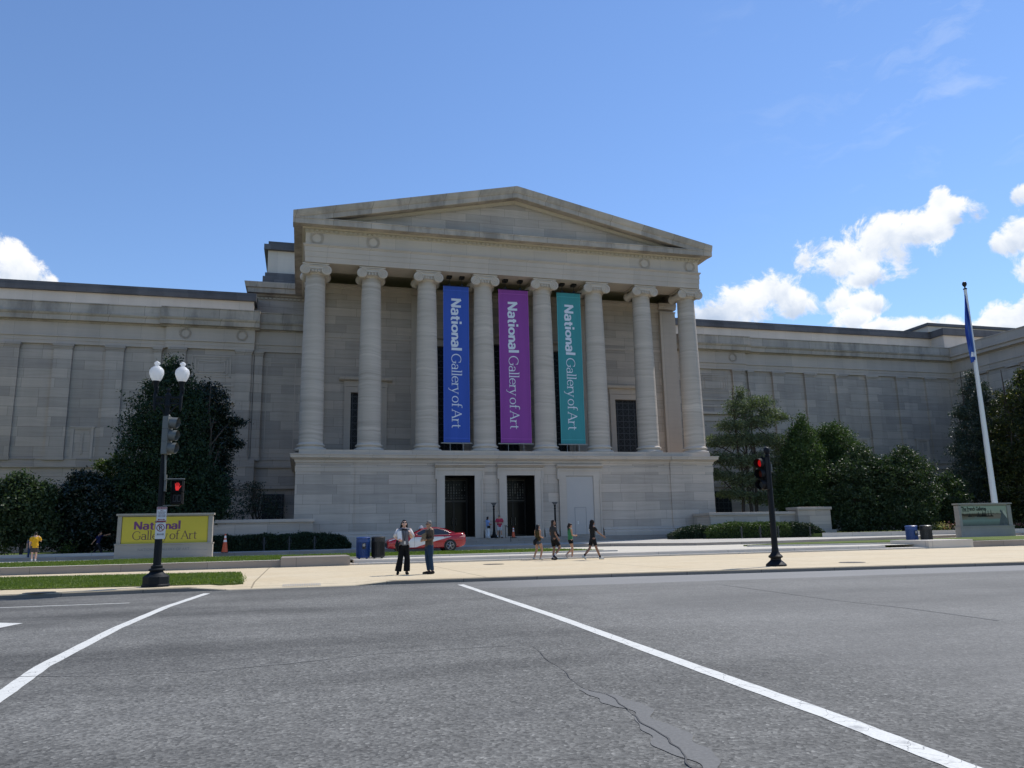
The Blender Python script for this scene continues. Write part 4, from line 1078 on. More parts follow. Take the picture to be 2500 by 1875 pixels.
b_.lathe([(.27,.30),(.19,.36),(.165,.40),(.20,.42),(.205,.45),(.17,.47),(.14,.48),(.15,.51),(.15,.54),(.105,.56)], n=20)
b_.build('base', M['post_paint'], lp, world=False, smooth=40)
sh = MB(); prof = []
for k_ in range(24):                                                    # fluted shaft
    pass
zs = [(.102,.5),(.086,2.2),(.072,4.4),(.066,4.9)]
vs = []; n_ = 32
for r_, z in zs:
    for q in range(n_):
        rr = r_*(1 if q % 2 else .90); a = 2*PI*q/n_; vs.append((rr*math.cos(a), rr*math.sin(a), z))
fs = [(i*n_+q, i*n_+(q+1)%n_, (i+1)*n_+(q+1)%n_, (i+1)*n_+q) for i in range(len(zs)-1) for q in range(n_)]
sh.add(vs, fs); sh.build('shaft', M['post_paint'], lp, world=False)
arm = MB()
arm.lathe([(.07,4.8),(.09,4.84),(.09,4.9),(.07,4.95),(.08,5.12),(.085,5.16),(.05,5.2),(.03,5.23),(.05,5.27),(.055,5.3),(.03,5.34),(.012,5.37)], n=14)
arm.box(-.36, .36, -.028, .028, 5.06, 5.12); arm.box(-.34, .34, -.02, .02, 4.90, 4.94)
for s in (-1, 1):                                                       # scrollwork brackets
    for i in range(5):
        a0 = [(s*(.05+.055*i), 0, 4.93), (s*(.09+.055*i), 0, 5.0), (s*(.06+.055*i), 0, 5.07)]
        arm.tube(a0, .012, 6)
    arm.tube([(s*.07,0,4.62),(s*.12,0,4.74),(s*.22,0,4.86),(s*.33,0,4.93)], [.02,.022,.022,.018], 8)
    arm.lathe([(.01,4.68),(.02,4.72),(.035,4.74),(.03,4.77),(.045,4.82),(.04,4.86),(.045,5.0),(.055,5.16),(.04,5.2),(.035,5.3),(.05,5.36),(.065,5.44),(.085,5.50),(.095,5.545)], (s*.332,0,0), n=14)
    arm.lathe([(.018,5.2),(.026,5.24),(.018,5.3),(.028,5.36),(.01,5.39)], (s*.332+.06,-.02,0), n=8)
arm.build('crossarm', M['post_paint'], lp, world=False, smooth=40)
for s in (-1, 1):
    g = MB().lathe([(.10,5.545),(.125,5.58),(.16,5.66),(.187,5.745),(.190,5.80),(.178,5.86),(.150,5.905),(.115,5.93),(.105,5.945),(.075,5.965),(.05,5.985),(.048,6.0),(.072,6.02),(.080,6.045),(.068,6.075),(.035,6.095),(.02,6.11)], (s*.332,0,0), n=28)
    go = g.build('globe', M['globe'], lp, world=False, smooth=True)
    MB().lathe([(.045,5.56),(.045,5.74),(.02,5.76)], (s*.332,0,0), n=12).build('bulb', M['white_paint'], go, world=False, smooth=40)
# signal head that looks to the right (side on, three hooded lenses)
def signal_head(root, cx, cy, z0, heading, matl, hood, dirx, lit=None, lensmat=None, lm=None):
    """three sections; lenses point along dirx in the horizontal plane"""
    d = Vector((math.cos(heading), math.sin(heading), 0)); s = Vector((-d.y, d.x, 0)); up = Vector((0,0,1))
    def Pt(a, b, c): v = Vector((cx,cy,z0))+d*a+s*b+up*c; return v
    body = MB()
    def obox(a0,a1,b0,b1,c0,c1):
        body.add([Pt(a,b,c) for c in (c0,c1) for a,b in ((a0,b0),(a1,b0),(a1,b1),(a0,b1))], [(0,3,2,1),(4,5,6,7),(0,1,5,4),(1,2,6,5),(2,3,7,6),(3,0,4,7)])
    for i in range(3):
        obox(-.10,.04,-.155,.155,i*.345+.004,i*.345+.341)
        obox(.04,.055,-.165,.165,i*.345,i*.345+.343)
    body.lathe([(.03,1.035),(.035,1.06),(.01,1.09)], (cx,cy,z0), 10)
    for i in range(3):
        n = 14; rings = []
        for (a, r) in ((-.10,.11),(-.13,.09),(-.15,.04)):
            rings.append([Pt(a, r*math.cos(2*PI*k/n), i*.345+.172+r*math.sin(2*PI*k/n)) for k in range(n)])
        body.add([p for r in rings for p in r], [(q*n+k,q*n+(k+1)%n,(q+1)*n+(k+1)%n,(q+1)*n+k) for q in range(2) for k in range(n)]+[tuple(2*n+k for k in range(n))])
    body.build('housing', matl, root, smooth=40)
    for i in range(3):
        n = 20; v = MB(); L = .22
        for (r, fl) in ((.15,1),(.142,0)):
            A = [Pt(.05, r*math.cos(2*PI*k/n), i*.345+.172+r*math.sin(2*PI*k/n)) for k in range(n+1)]
            B = [Pt(.05+L*(1. if hood else 1)*(1-.25*max(0,-math.sin(2*PI*k/n))), r*math.cos(2*PI*k/n), i*.345+.172+r*math.sin(2*PI*k/n)-.012) for k in range(n+1)]
            v.add(A+B, [(k,k+1,n+1+k+1,n+1+k) for k in range(n)])
        v.build('visor', hood, root, smooth=True, fix=False)
        ln = MB(); n = 18
        ln.add([Pt(.065,0,i*.345+.172)]+[Pt(.058,.135*math.cos(2*PI*k/n),i*.345+.172+.135*math.sin(2*PI*k/n)) for k in range(n)], [(0,1+k,1+(k+1)%n) for k in range(n)])
        ln.build('lens', lm[i] if lm else M['lens_dark'], root, smooth=True, fix=False)
ts = empty('traffic_signal', (-3.66, LPY-.19, 3.48), 0, 'grey three section traffic signal seen from its side, clamped to the twin globe lamp post', 'traffic light')
signal_head(ts, -3.565, LPY-.20, 3.49, math.radians(-14), M['signal_grey'], M['signal_grey'], 1)
MB().tube([(-3.60,LPY-.16,3.5),(-3.585,LPY-.16,3.2),(-3.57,LPY-.14,2.8)], .022, 8).box(-3.66,-3.54,LPY-.2,LPY,4.5,4.54).build('bracket', M['signal_grey'], ts)
# pedestrian signal: red hand over an unlit countdown
ps = empty('pedestrian_signal', (-3.25, LPY-.1, 2.14), 0, 'black pedestrian signal showing a red raised hand on the lamp post arm', 'pedestrian signal')
px0, px1, pz0, pz1 = -3.405, -3.095, 2.15, 2.79; py = LPY-.16
hs = MB().box(px0, px1, py, py+.2, pz0, (pz0+pz1)/2-.004).box(px0, px1, py, py+.2, (pz0+pz1)/2+.004, pz1)
hs.build('housing', M['signal_black'], ps, bevel=.015)
hd = MB()
for zc in ((pz0*.75+pz1*.25), (pz0*.25+pz1*.75)):
    hd.box(px0+.02, px1-.02, py-.09, py, zc+.142, zc+.150); hd.box(px0+.02, px0+.028, py-.09, py, zc-.14, zc+.15); hd.box(px1-.028, px1-.02, py-.09, py, zc-.14, zc+.15)
hd.build('hood', M['signal_black'], ps)
hx, hz = (px0+px1)/2+.005, pz0*.25+pz1*.75
hand = MB(); yh = py-.006
def fing(x0,z0,x1,z1,w):
    d = Vector((x1-x0,0,z1-z0)).normalized(); q = Vector((-d.z,0,d.x))*w/2
    P = [Vector((x0,yh,z0)),Vector((x1,yh,z1))]
    hand.add([P[0]-q,P[0]+q,P[1]+q*.8+d*.0,P[1]+d*w*.35,P[1]-q*.8], [(0,1,2,3,4)])
for (a,b_2,c,d,w_) in ((-.045,.0,-.058,.075,.02),(-.018,.0,-.02,.098,.021),(.008,.0,.016,.094,.021),(.034,.0,.048,.07,.019),(.045,-.055,.088,.012,.02)): fing(hx+a,hz+b_2,hx+c,hz+d,w_)
hand.add([(hx-.055,yh+.001,hz+.0),(hx+.044,yh+.001,hz+.0),(hx+.052,yh+.001,hz-.05),(hx+.03,yh+.001,hz-.11),(hx-.038,yh+.001,hz-.11),(hx-.056,yh+.001,hz-.04)], [(0,1,2,3,4,5)])
hand.build('red_hand', emit('red_hand_light', (1.,.03,.028), .55), ps, fix=False)
cd = MB(); zc = pz0*.75+pz1*.25
for ox in (-.055, .055):
    for (a,b2,c,d2) in ((-.035,.035,.075,.09),(-.035,.035,-.09,-.075),(-.042,-.03,-.085,.085),(.03,.042,-.085,.085)): cd.box(hx+ox+a, hx+ox+b2, py-.008, py-.002, zc+c, zc+d2)
cd.build('countdown', plain('unlit_digits', (.035,.035,.042), .4), ps)
MB().tube([(LPX+.06,LPY-.06,2.83),(-3.1,LPY-.06,2.83)], .02, 8).tube([(LPX+.05,LPY-.05,2.12),(-3.2,LPY-.06,2.12)], .015, 8).box(LPX+.06,LPX+.11,LPY-.1,LPY,2.5,2.95).build('bracket', M['signal_grey'], ps)
# two parking plates strapped to the shaft
M['plate'] = plain('sign_white', (.62,.63,.63), .4, var=.05); M['plate_red'] = plain('sign_red', (.22,.012,.02), .4); M['plate_green'] = plain('sign_dark_red_text', (.10,.02,.03), .5); M['plate_black'] = plain('sign_black', (.015,.015,.016), .5)
def plate(x0, x1, z0, z1, label):
    y = LPY-.125
    root = empty('parking_sign', ((x0+x1)/2, y, z0), 0, label, 'sign', 'parking signs on the lamp post')
    mb = MB(); r = .022; pts = []
    for (cx, cz, a0) in ((x1-r,z1-r,0),(x0+r,z1-r,90),(x0+r,z0+r,180),(x1-r,z0+r,270)):
        for k_ in range(5): a = math.radians(a0+22.5*k_); pts.append((cx+r*math.cos(a), cz+r*math.sin(a)))
    mb.yprof(pts, y, y+.004); mb.build('plate', M['plate'], root)
    return root, y
r1, y1 = plate(-3.73, -3.475, 1.672, 2.085, 'white and red tow away parking sign, the upper plate on the lamp post')
MB().box(-3.718,-3.487,y1-.002,y1-.0005,2.020,2.072).box(-3.718,-3.487,y1-.002,y1-.0005,1.682,1.722).build('red_band', M['plate_red'], r1)
bd = MB()
for q in ((-3.722,-3.483,1.680,1.684),(-3.722,-3.483,2.073,2.077),(-3.724,-3.720,1.690,2.067),(-3.485,-3.481,1.690,2.067)): bd.box(q[0],q[1],y1-.002,y1-.0005,q[2],q[3])
bd.build('border', M['plate_red'], r1)
cxs = -3.602
ftext('TOW-AWAY', .042, M['plate'], r1, 'wording', lambda x, y: (cxs+x, y1-.004, 2.031+y), .008)
for s_, sz, zz in (('NO', .048, 1.972), ('PARKING', .046, 1.928), ('MON-FRI', .038, 1.890), ('7AM-9:30AM', .036, 1.853), ('4PM-6:30PM', .036, 1.816)):
    ftext(s_, sz, M['plate_green'], r1, 'wording', lambda x, y, zz=zz: (cxs+x, y1-.003, zz+y), .006)
def darrow(root, zc, mat_, y_):
    mb = MB(); mb.box(cxs-.06, cxs+.06, y_-.003, y_-.0005, zc-.008, zc+.008)
    for s in (-1, 1): mb.add([(cxs+s*.055,y_-.002,zc+.022),(cxs+s*.095,y_-.002,zc),(cxs+s*.055,y_-.002,zc-.022)], [(0,1,2)])
    mb.build('arrow', mat_, root, fix=False)
darrow(r1, 1.752, M['plate_red'], y1)
r2, y2 = plate(-3.735, -3.483, 1.238, 1.663, 'white no parking sign with red circle, the lower plate on the lamp post')
zc = 1.535; ringm = MB(); n = 32
ringm.add([(cxs-.006+r_*math.cos(2*PI*k_/n), y2-.003, zc+r_*math.sin(2*PI*k_/n)) for r_ in (.082,.102) for k_ in range(n)], [(k_,(k_+1)%n,n+(k_+1)%n,n+k_) for k_ in range(n)])
dq = Vector((.7071,0,.7071))*.009
ringm.add([Vector((cxs-.006-.062,y2-.0045,zc+.062))-dq,Vector((cxs-.006-.062,y2-.0045,zc+.062))+dq,Vector((cxs-.006+.062,y2-.0045,zc-.062))+dq,Vector((cxs-.006+.062,y2-.0045,zc-.062))-dq], [(0,1,2,3)])
ringm.build('prohibition_ring', M['plate_red'], r2, fix=False)
ftext('P', .17, M['plate_black'], r2, 'wording', lambda x, y: (cxs-.008+x, y2-.002, zc-.06+y), .010)
darrow(r2, 1.365, M['plate_black'], y2)
MB().box(-3.722,-3.496,y2-.002,y2-.0005,1.330,1.333).build('divider', M['plate_black'], r2)
# right-hand signal on its own post
SPX, SPY = 14.70, 22.18
sp = empty('signal_post', (SPX, SPY, 0), 0, 'dark iron signal post with a flared base on the tan pavement', 'signal post')
MB().lathe([(.32,0),(.32,.05),(.28,.09),(.21,.15),(.165,.19),(.16,.24),(.215,.27),(.225,.31),(.18,.35),(.125,.42),(.105,.50),(.112,.53),(.10,.56)], n=24).build('base', M['black_iron'], sp, world=False, smooth=40)
MB().lathe([(.10,.5),(.082,3.4),(.078,3.5),(.09,3.52),(.06,3.56),(.095,3.62),(.105,3.70),(.085,3.77),(.03,3.81)], n=20).build('shaft', M['black_iron'], sp, world=False, smooth=40)
rs = empty('traffic_signal', (SPX-.2, SPY-.1, 2.40), 0, 'black traffic signal with its red lens lit, hung on the left of the iron post', 'traffic light')
hdg = math.radians(-160)
cxh, cyh = SPX-.215, SPY-.02
signal_head(rs, cxh, cyh, 2.42, hdg, M['signal_black'], M['signal_black'], 1, lm=[plain('dim_green_lens', (.10,.10,.095), .25), plain('dim_amber_lens', (.16,.03,.02), .25), emit('red_signal_light', (1.,.012,.014), .28, (.25,.01,.01))])
MB().box(SPX-.28,SPX+.1,SPY-.03,SPY+.03,2.42,2.45).box(SPX-.28,SPX+.12,SPY-.03,SPY+.03,3.28,3.31).box(SPX+.085,SPX+.125,SPY-.04,SPY+.04,3.0,3.26).build('bracket', M['signal_grey'], rs)
# flagpole and its hanging flag
FX, FY = 53.45, 50.0
fp = empty('flagpole', (FX, FY, .285), 0, 'tall white tapering flagpole behind the poster sign', 'flagpole')
MB().lathe([(.42,0),(.42,.12),(.30,.2),(.26,.3)], n=20).lathe([(.24,.2),(.21,6),(.15,15),(.125,20.3)], n=18).build('pole', M['white_paint'], fp, world=False, smooth=40)
MB().lathe([(.05,20.3),(.16,20.34),(.16,20.40),(.05,20.45),(.06,20.55),(.15,20.66),(.19,20.8),(.15,20.95),(.04,21.02)], n=16).build('finial', M['bronze'], fp, world=False, smooth=40)
fl = empty('flag', (FX-.2, FY-.1, 20.2), 0, 'limp deep blue flag hanging in folds against the white flagpole', 'flag')
fm = MB(); cols_ = []; nz_, nu = 26, 14
for j in range(nz_+1):
    v = j/nz_; z = 20.1-v*5.6; wdt = .10+.42*math.sin(min(1, v*1.15)*PI*.62)*(1-.45*max(0,v-.55)/.45)
    for i in range(nu+1):
        u = i/nu
        fm.v.append((FX-.16-wdt*u+.02*v*3*u, FY-.10-.13*math.sin(u*9+v*2)*min(1,v*3), z-.25*u*v))
for j in range(nz_):
    for i in range(nu):
        a = j*(nu+1)+i; fm.f.append((a,a+1,a+nu+2,a+nu+1)); fm.mi.append(0)
def flag_mat():
    mt, t, b = newmat('flag_cloth', .7, 0, .2)
    p = t.pos(); s = t.new('ShaderNodeSeparateXYZ'); t.l.new(p, s.inputs[0])
    c = t.ramp(t.noise(t.scale(p, (3,1,.25)), 1.3, 2.), [(.4,(.02,.05,.28)),(.55,(.07,.16,.50)),(.7,(.22,.28,.36))])
    w_ = t.math('MULTIPLY', t.math('GREATER_THAN', s.outputs[2], 14.75), t.math('LESS_THAN', s.outputs[2], 15.15))
    t.put(b.inputs['Base Color'], t.mix(t.math('MULTIPLY', w_, t.math('GREATER_THAN', s.outputs[0], 53.03)), c, (.8,.8,.85))); return mt
fm.build('cloth', flag_mat(), fl, smooth=True)
# litter bins
def make_bin(x, y, z, colr, label, recycle):
    root = empty('litter_bin', (x, y, z), 0, label, 'litter bin', 'slatted litter bins on the plaza')
    mt = plain('bin_blue' if recycle else 'bin_black', colr, .4, .0, .15, 9.)
    R, H = .295, .96; body = MB(); n = 26
    body.lathe([(R*.93,.06),(R*.93,.88)], n=n)
    body.lathe([(R*.98,.05),(R*1.0,.06),(R*1.0,.13),(R*.98,.14)], n=n); body.lathe([(R*1.0,.74),(R*1.03,.75),(R*1.04,.90),(R*1.0,.92)], n=n)
    for k_ in range(n):
        a = 2*PI*k_/n; c_, s_ = math.cos(a), math.sin(a)
        body.tube([(R*c_,R*s_,.10),(R*c_,R*s_,.86)], .016, 4, ends=False)
    for k_ in range(4):
        a = PI/4+PI/2*k_; body.box(R*.8*math.cos(a)-.03,R*.8*math.cos(a)+.03,R*.8*math.sin(a)-.03,R*.8*math.sin(a)+.03,0,.07)
    body.build('body', mt, root, world=False)
    MB().lathe([(R*1.06,.90),(R*1.10,.92),(R*1.10,.945),(R*.95,.975),(R*.70,.985),(R*.6,.95),(R*.55,.80)], n=n).build('lid', mt, root, world=False, smooth=40)
    if recycle:
        MB().box(-.06,.09,-R-.03,-R-.016,.44,.70).build('label_plate', M['plate_black'], root, world=False)
        tx = MB()
        for q in range(4): tx.box(-.04,.07-.02*(q%2),-R-.034,-R-.031,.655-q*.03,.667-q*.03)
        tx.lathe([(.026,0),(.016,0)], (-.012,-R-.034,.515), 10, 'y'); tx.build('label_print', M['plate'], root, world=False)
    return root
make_bin(2.79, 36.45, ZP, (.012,.05,.19), 'blue slatted recycling bin at the left end of the plaza steps', True)
make_bin(3.475, 36.5, ZP, (.010,.010,.011), 'black slatted litter bin right of the blue one at the left steps', False)
make_bin(32.60, 36.1, ZP, (.012,.055,.20), 'blue slatted recycling bin near the poster sign on the right', True)
make_bin(33.33, 35.85, ZP, (.013,.013,.013), 'black slatted litter bin pressed against the blue one near the poster sign', False)
# bollards with tie rings
def make_bollard(x, y, z, label, ring, h=.82):
    root = empty('bollard', (x, y, z), 0, label, 'bollard', 'iron bollards along the drive')
    MB().lathe([(.075,0),(.075,.04),(.052,.06),(.048,h-.14),(.058,h-.13),(.058,h-.09),(.046,h-.08),(.045,h-.02),(.02,h)], n=14).build('post', M['iron_grey'], root, world=False, smooth=40)
    if ring:
        rg = MB(); rg.tube([(.13*math.cos(a),0,h*.62+.15*math.sin(a)) for a in [2*PI*i/16 for i in range(17)]], .014, 6); rg.build('tie_ring', M['iron_grey'], root, world=False)
    return root
M['iron_grey'] = plain('grey_iron', (.035,.037,.04), .6, .0, .2, 9., .3)
for i, (x, lab) in enumerate(((-2.19,'left of the three by the dark hedge'),(-.65,'middle of the three by the dark hedge'),(.91,'right of the three by the dark hedge'))):
    make_bollard(x, 52.2, .45, 'grey iron bollard with a tie ring, '+lab, True, .86)
for i, (x, y, z, h, ring, lab) in enumerate(((30.53,50,.53,.84,True,'grey iron bollard with a tie ring left of the right hand signal post'),(32.04,50,.53,.82,True,'grey iron bollard with a tie ring just left of the iron signal post'),(33.53,50,.53,.82,True,'grey iron bollard with a tie ring just right of the iron signal post'),(36.2,50,.60,.66,False,'short plain bollard at the right end of the bright hedge'))):
    make_bollard(x, y, z, lab, ring, h)
# traffic cones
def make_cone(x, y, z, h, label):
    root = empty('traffic_cone', (x, y, z), 0, label, 'traffic cone', 'orange traffic cones')
    og = plain('cone_orange', (.62,.10,.035), .5, var=.1); r0 = h*.17
    MB().box(-.21,.21,-.21,.21,0,.035).build('base', M['plate_black'], root, world=False, bevel=.01)
    R = lambda u: r0+(.03-r0)*u
    MB().lathe([(R(0),.03),(R(1),h)], n=20).build('body', og, root, world=False, smooth=40)
    for (a, b2) in ((.55,.68),(.76,.9)): MB().lathe([(R(a)+.004,.03+(h-.03)*a),(R(b2)+.004,.03+(h-.03)*b2)], n=20).build('white_band', M['white_paint'], root, world=False, smooth=40)
make_cone(-4.38, 50.6, .42, 1.12, 'orange traffic cone on the drive just right of the yellow sign')
make_cone(15.69, 57.75, .90, .80, 'orange traffic cone on the landing in front of the open right doorway')
# torch lamps by the doors
def make_torch(x, y, z, label):
    root = empty('torch_lamp', (x, y, z), 0, label, 'lamp', 'torch lamps flanking the doors')
    MB().lathe([(.33,0),(.33,.05),(.26,.09),(.27,.16),(.16,.24),(.13,.34),(.10,.5),(.085,.75),(.065,2.1),(.085,2.12),(.085,2.2),(.06,2.22),(.06,2.3),(.09,2.36),(.075,2.44)], n=18).build('post', M['black_iron'], root, world=False, smooth=40)
    MB().lathe([(.07,2.43),(.12,2.5),(.24,2.63),(.25,2.65),(.235,2.64),(.11,2.51)], n=24).build('bowl', plain('lamp_bowl', (.16,.16,.16), .4, .3), root, world=False, smooth=40)
    return root
make_torch(14.27, 58.1, .90, 'black torch lamp with a bowl top between the two open doorways')
make_torch(19.2, 58.1, .90, 'black torch lamp with a bowl top left of the boarded doorway')
hr = empty('handrail', (15.15, 57.5, .45), 0, 'short black handrail on the entrance steps left of the cone', 'handrail')
MB().tube([(15.1,58.1,1.80),(15.15,57.8,1.80),(15.3,56.9,1.42)], .028, 8).tube([(15.12,57.9,.9),(15.12,57.9,1.8)], .024, 8).tube([(15.28,57.0,.6),(15.28,57.0,1.45)], .024, 8).build('rail', M['black_iron'], hr)
# low garden walls and terrace walls
gw = empty('garden_wall', (-30, 34.9, 0), 0, 'low long granite retaining wall along the left pavement ending in a block', 'wall')
wl = MB(); a_ = gr(0,1405,0).y; 
wl.prism([(-90,34.85),(XL-3.05,34.72),(XL-3.05,35.15),(-90,35.25)], -.1, .285)
wl.build('wall', M['granite'], gw, bevel=.012)
cpw = MB().prism([(-90,34.83),(XL-3.05,34.70),(XL-3.05,35.17),(-90,35.27)], .287, .297); cpw.build('coping', M['granite_step'], gw)
bk = gr(749,1381.8,0)
MB().prism([(XL-3.05,34.45),(XL-.2,34.40),(XL-.2,36.9),(XL-3.05,36.9)], -.1, .40).build('end_block', M['granite'], gw, bevel=.02)
gw2 = empty('garden_wall', (60, 33.5, 0), 0, 'low granite retaining wall along the right pavement starting at a flat block', 'wall')
wl = MB(); wl.prism([(XR+1.45,33.75),(110,32.),(110,32.4),(XR+1.45,34.15)], -.1, .30); wl.build('wall', M['granite'], gw2, bevel=.012)
MB().prism([(XR+1.45,33.73),(110,31.98),(110,32.42),(XR+1.45,34.17)], .302, .312).build('coping', M['granite_step'], gw2)
MB().prism([(XR-1.35,33.65),(XR+1.45,33.62),(XR+1.45,36.4),(XR-1.35,36.4)], -.1, .41).build('end_block', M['granite_step'], gw2, bevel=.02)
tw = empty('terrace_wall', (-4, 56, .4), 0, 'coped stone terrace wall running left from the portico behind the dark hedge', 'wall')
MB().box(-9, .85, 55.9, 56.5, .3, 2.28).box(.35,.85,56.5,58.65,.3,2.28).build('wall', M['stone'], tw)
MB().box(-9.1, .95, 55.8, 56.6, 2.28, 2.5).box(.25,.95,56.6,58.6,2.28,2.5).build('coping', M['stone_trim'], tw, bevel=.02)
tw2 = empty('terrace_wall', (36, 56, .4), 0, 'coped stone terrace wall with a thick end pier behind the bright hedge on the right', 'wall')
MB().box(31.4, 39.2, 55.9, 56.5, .3, 2.30).box(31.4,31.9,56.5,58.65,.3,2.3).build('wall', M['stone'], tw2)
MB().box(31.3, 39.2, 55.8, 56.6, 2.30, 2.52).box(31.3,32,56.6,58.6,2.3,2.52).build('coping', M['stone_trim'], tw2, bevel=.02)
MB().box(39.2, 42.3, 55.5, 56.9, .3, 2.62).box(39.1,42.4,55.4,57,2.62,2.86).box(39.0,42.6,55.3,57.1,.3,1.0).build('end_pier', M['stone'], tw2, bevel=.03)
# ---------------------------------------------------------------- the taxi
cxl = at(946.8, 1320, 48.6).x; cxr = at(1138.6, 1320, 48.6).x
CL = cxr-cxl; cs = CL/4.85
car = empty('taxi', (cxl, 49.5, .21), 0, 'red taxi sedan with a pale swoosh on its doors, parked facing left on the drive', 'car')
def lpaint():
    mt, t, b = newmat('taxi_paint', .22, 0, .6)
    b.inputs['Coat Weight'].default_value = .25
    o = t.new('ShaderNodeTexCoord').outputs['Object']; s = t.new('ShaderNodeSeparateXYZ'); t.l.new(o, s.inputs[0])
    x, z = t.math('MULTIPLY', s.outputs[0], 1/cs), t.math('MULTIPLY', s.outputs[2], 1/cs)
    lo = t.math('MULTIPLY_ADD', t.math('POWER', t.math('MAXIMUM', t.math('SUBTRACT', x, 1.72), 0), .9), .30, .27)
    a = t.math('MULTIPLY', t.math('GREATER_THAN', z, lo), t.math('LESS_THAN', z, .885))
    a = t.math('MULTIPLY', a, t.math('MULTIPLY', t.math('GREATER_THAN', x, t.math('MULTIPLY_ADD', z, .9, .70)), t.math('LESS_THAN', x, 4.05)))
    def seam(q, w_): return t.math('LESS_THAN', t.math('ABSOLUTE', t.math('SUBTRACT', x, q)), w_)
    sm = t.math('MAXIMUM', t.math('MAXIMUM', seam(1.62, .007), seam(2.72, .007)), seam(3.72, .006))
    sm = t.math('MULTIPLY', sm, t.math('MULTIPLY', t.math('GREATER_THAN', z, .3), t.math('LESS_THAN', z, .92)))
    c = t.mix(a, (.33,.008,.014), (.60,.60,.585))
    t.put(b.inputs['Base Color'], t.mix(sm, c, (.03,.005,.006))); return mt
M['taxi'] = lpaint()
M['car_glass'] = plain('car_glass', (.015,.017,.02), .05, 0, .1, 2., 1.)
M['tyre'] = plain('tyre_rubber', (.014,.014,.014), .85, 0, .2, 20.); M['alloy'] = plain('alloy_rim', (.30,.30,.31), .3, .8, .1)
ST = [(0,.58,.64,.30),(.05,.70,.70,.26),(.2,.80,.755,.21),(.45,.865,.82,.19),(.8,.895,.885,.19),(1.3,.905,.965,.19),(2.,.91,.985,.19),(2.8,.915,1.,.19),(3.6,.915,1.02,.19),(4.15,.905,1.06,.2),(4.55,.87,1.085,.25),(4.74,.82,1.06,.32),(4.82,.75,.97,.40),(4.85,.66,.86,.46)]
def loft(stations, secfn):
    mb = MB(); rows = []
    for s in stations:
        h = secfn(s); full = [(x,-y,z) for x,y,z in h]+[(x,y,z) for x,y,z in h[::-1][1:]]
        rows.append(full)
    n = len(rows[0])
    mb.add([p for r in rows for p in r], [(i*n+j,i*n+j+1,(i+1)*n+j+1,(i+1)*n+j) for i in range(len(rows)-1) for j in range(n-1)]+[tuple(range(n)), tuple((len(rows)-1)*n+j for j in range(n))[::-1]])
    mb.v = [(a*cs, b*cs, c*cs) for a, b, c in mb.v]
    return mb
def sec(s):
    x, w, zt, zb = s; h = zt-zb
    return [(x,w*.80,zb),(x,w*.95,zb+.07*h/.8),(x,w*1.0,zb+.42*h),(x,w*1.005,zb+.62*h),(x,w*.985,zb+.74*h),(x,w*.965,zb+.90*h),(x,w*.90,zb+.985*h),(x,w*.6,zt+.02),(x,w*.25,zt+.03),(x,0,zt+.032)]
body = loft(ST, sec).build('body', M['taxi'], car, world=False, smooth=50)
GH = [(1.22,.955),(1.5,1.08),(1.85,1.26),(2.15,1.375),(2.5,1.435),(2.85,1.45),(3.2,1.425),(3.55,1.35),(3.9,1.22),(4.25,1.07)]
def wy(z): return .845+(.60-.845)*max(0,min(1,(z-.96)/.46))
def gsec(s):
    x, zt = s; zt = max(zt, .965)
    return [(x,.845,.94),(x,wy(.955+(zt-.955)*.3),.955+(zt-.955)*.3),(x,wy(.955+(zt-.955)*.6),.955+(zt-.955)*.6),(x,wy(zt-.02)+.01,zt-.015),(x,wy(zt)*.85,zt+.012),(x,wy(zt)*.4,zt+.025),(x,0,zt+.03)]
loft(GH, gsec).build('roof', M['taxi'], car, world=False, smooth=50)
def sidepoly(pts, off=.008, side=-1):
    mb = MB(); mb.add([(x*cs, side*(wy(z)+off)*cs, z*cs) for x, z in pts], [tuple(range(len(pts)))]); return mb
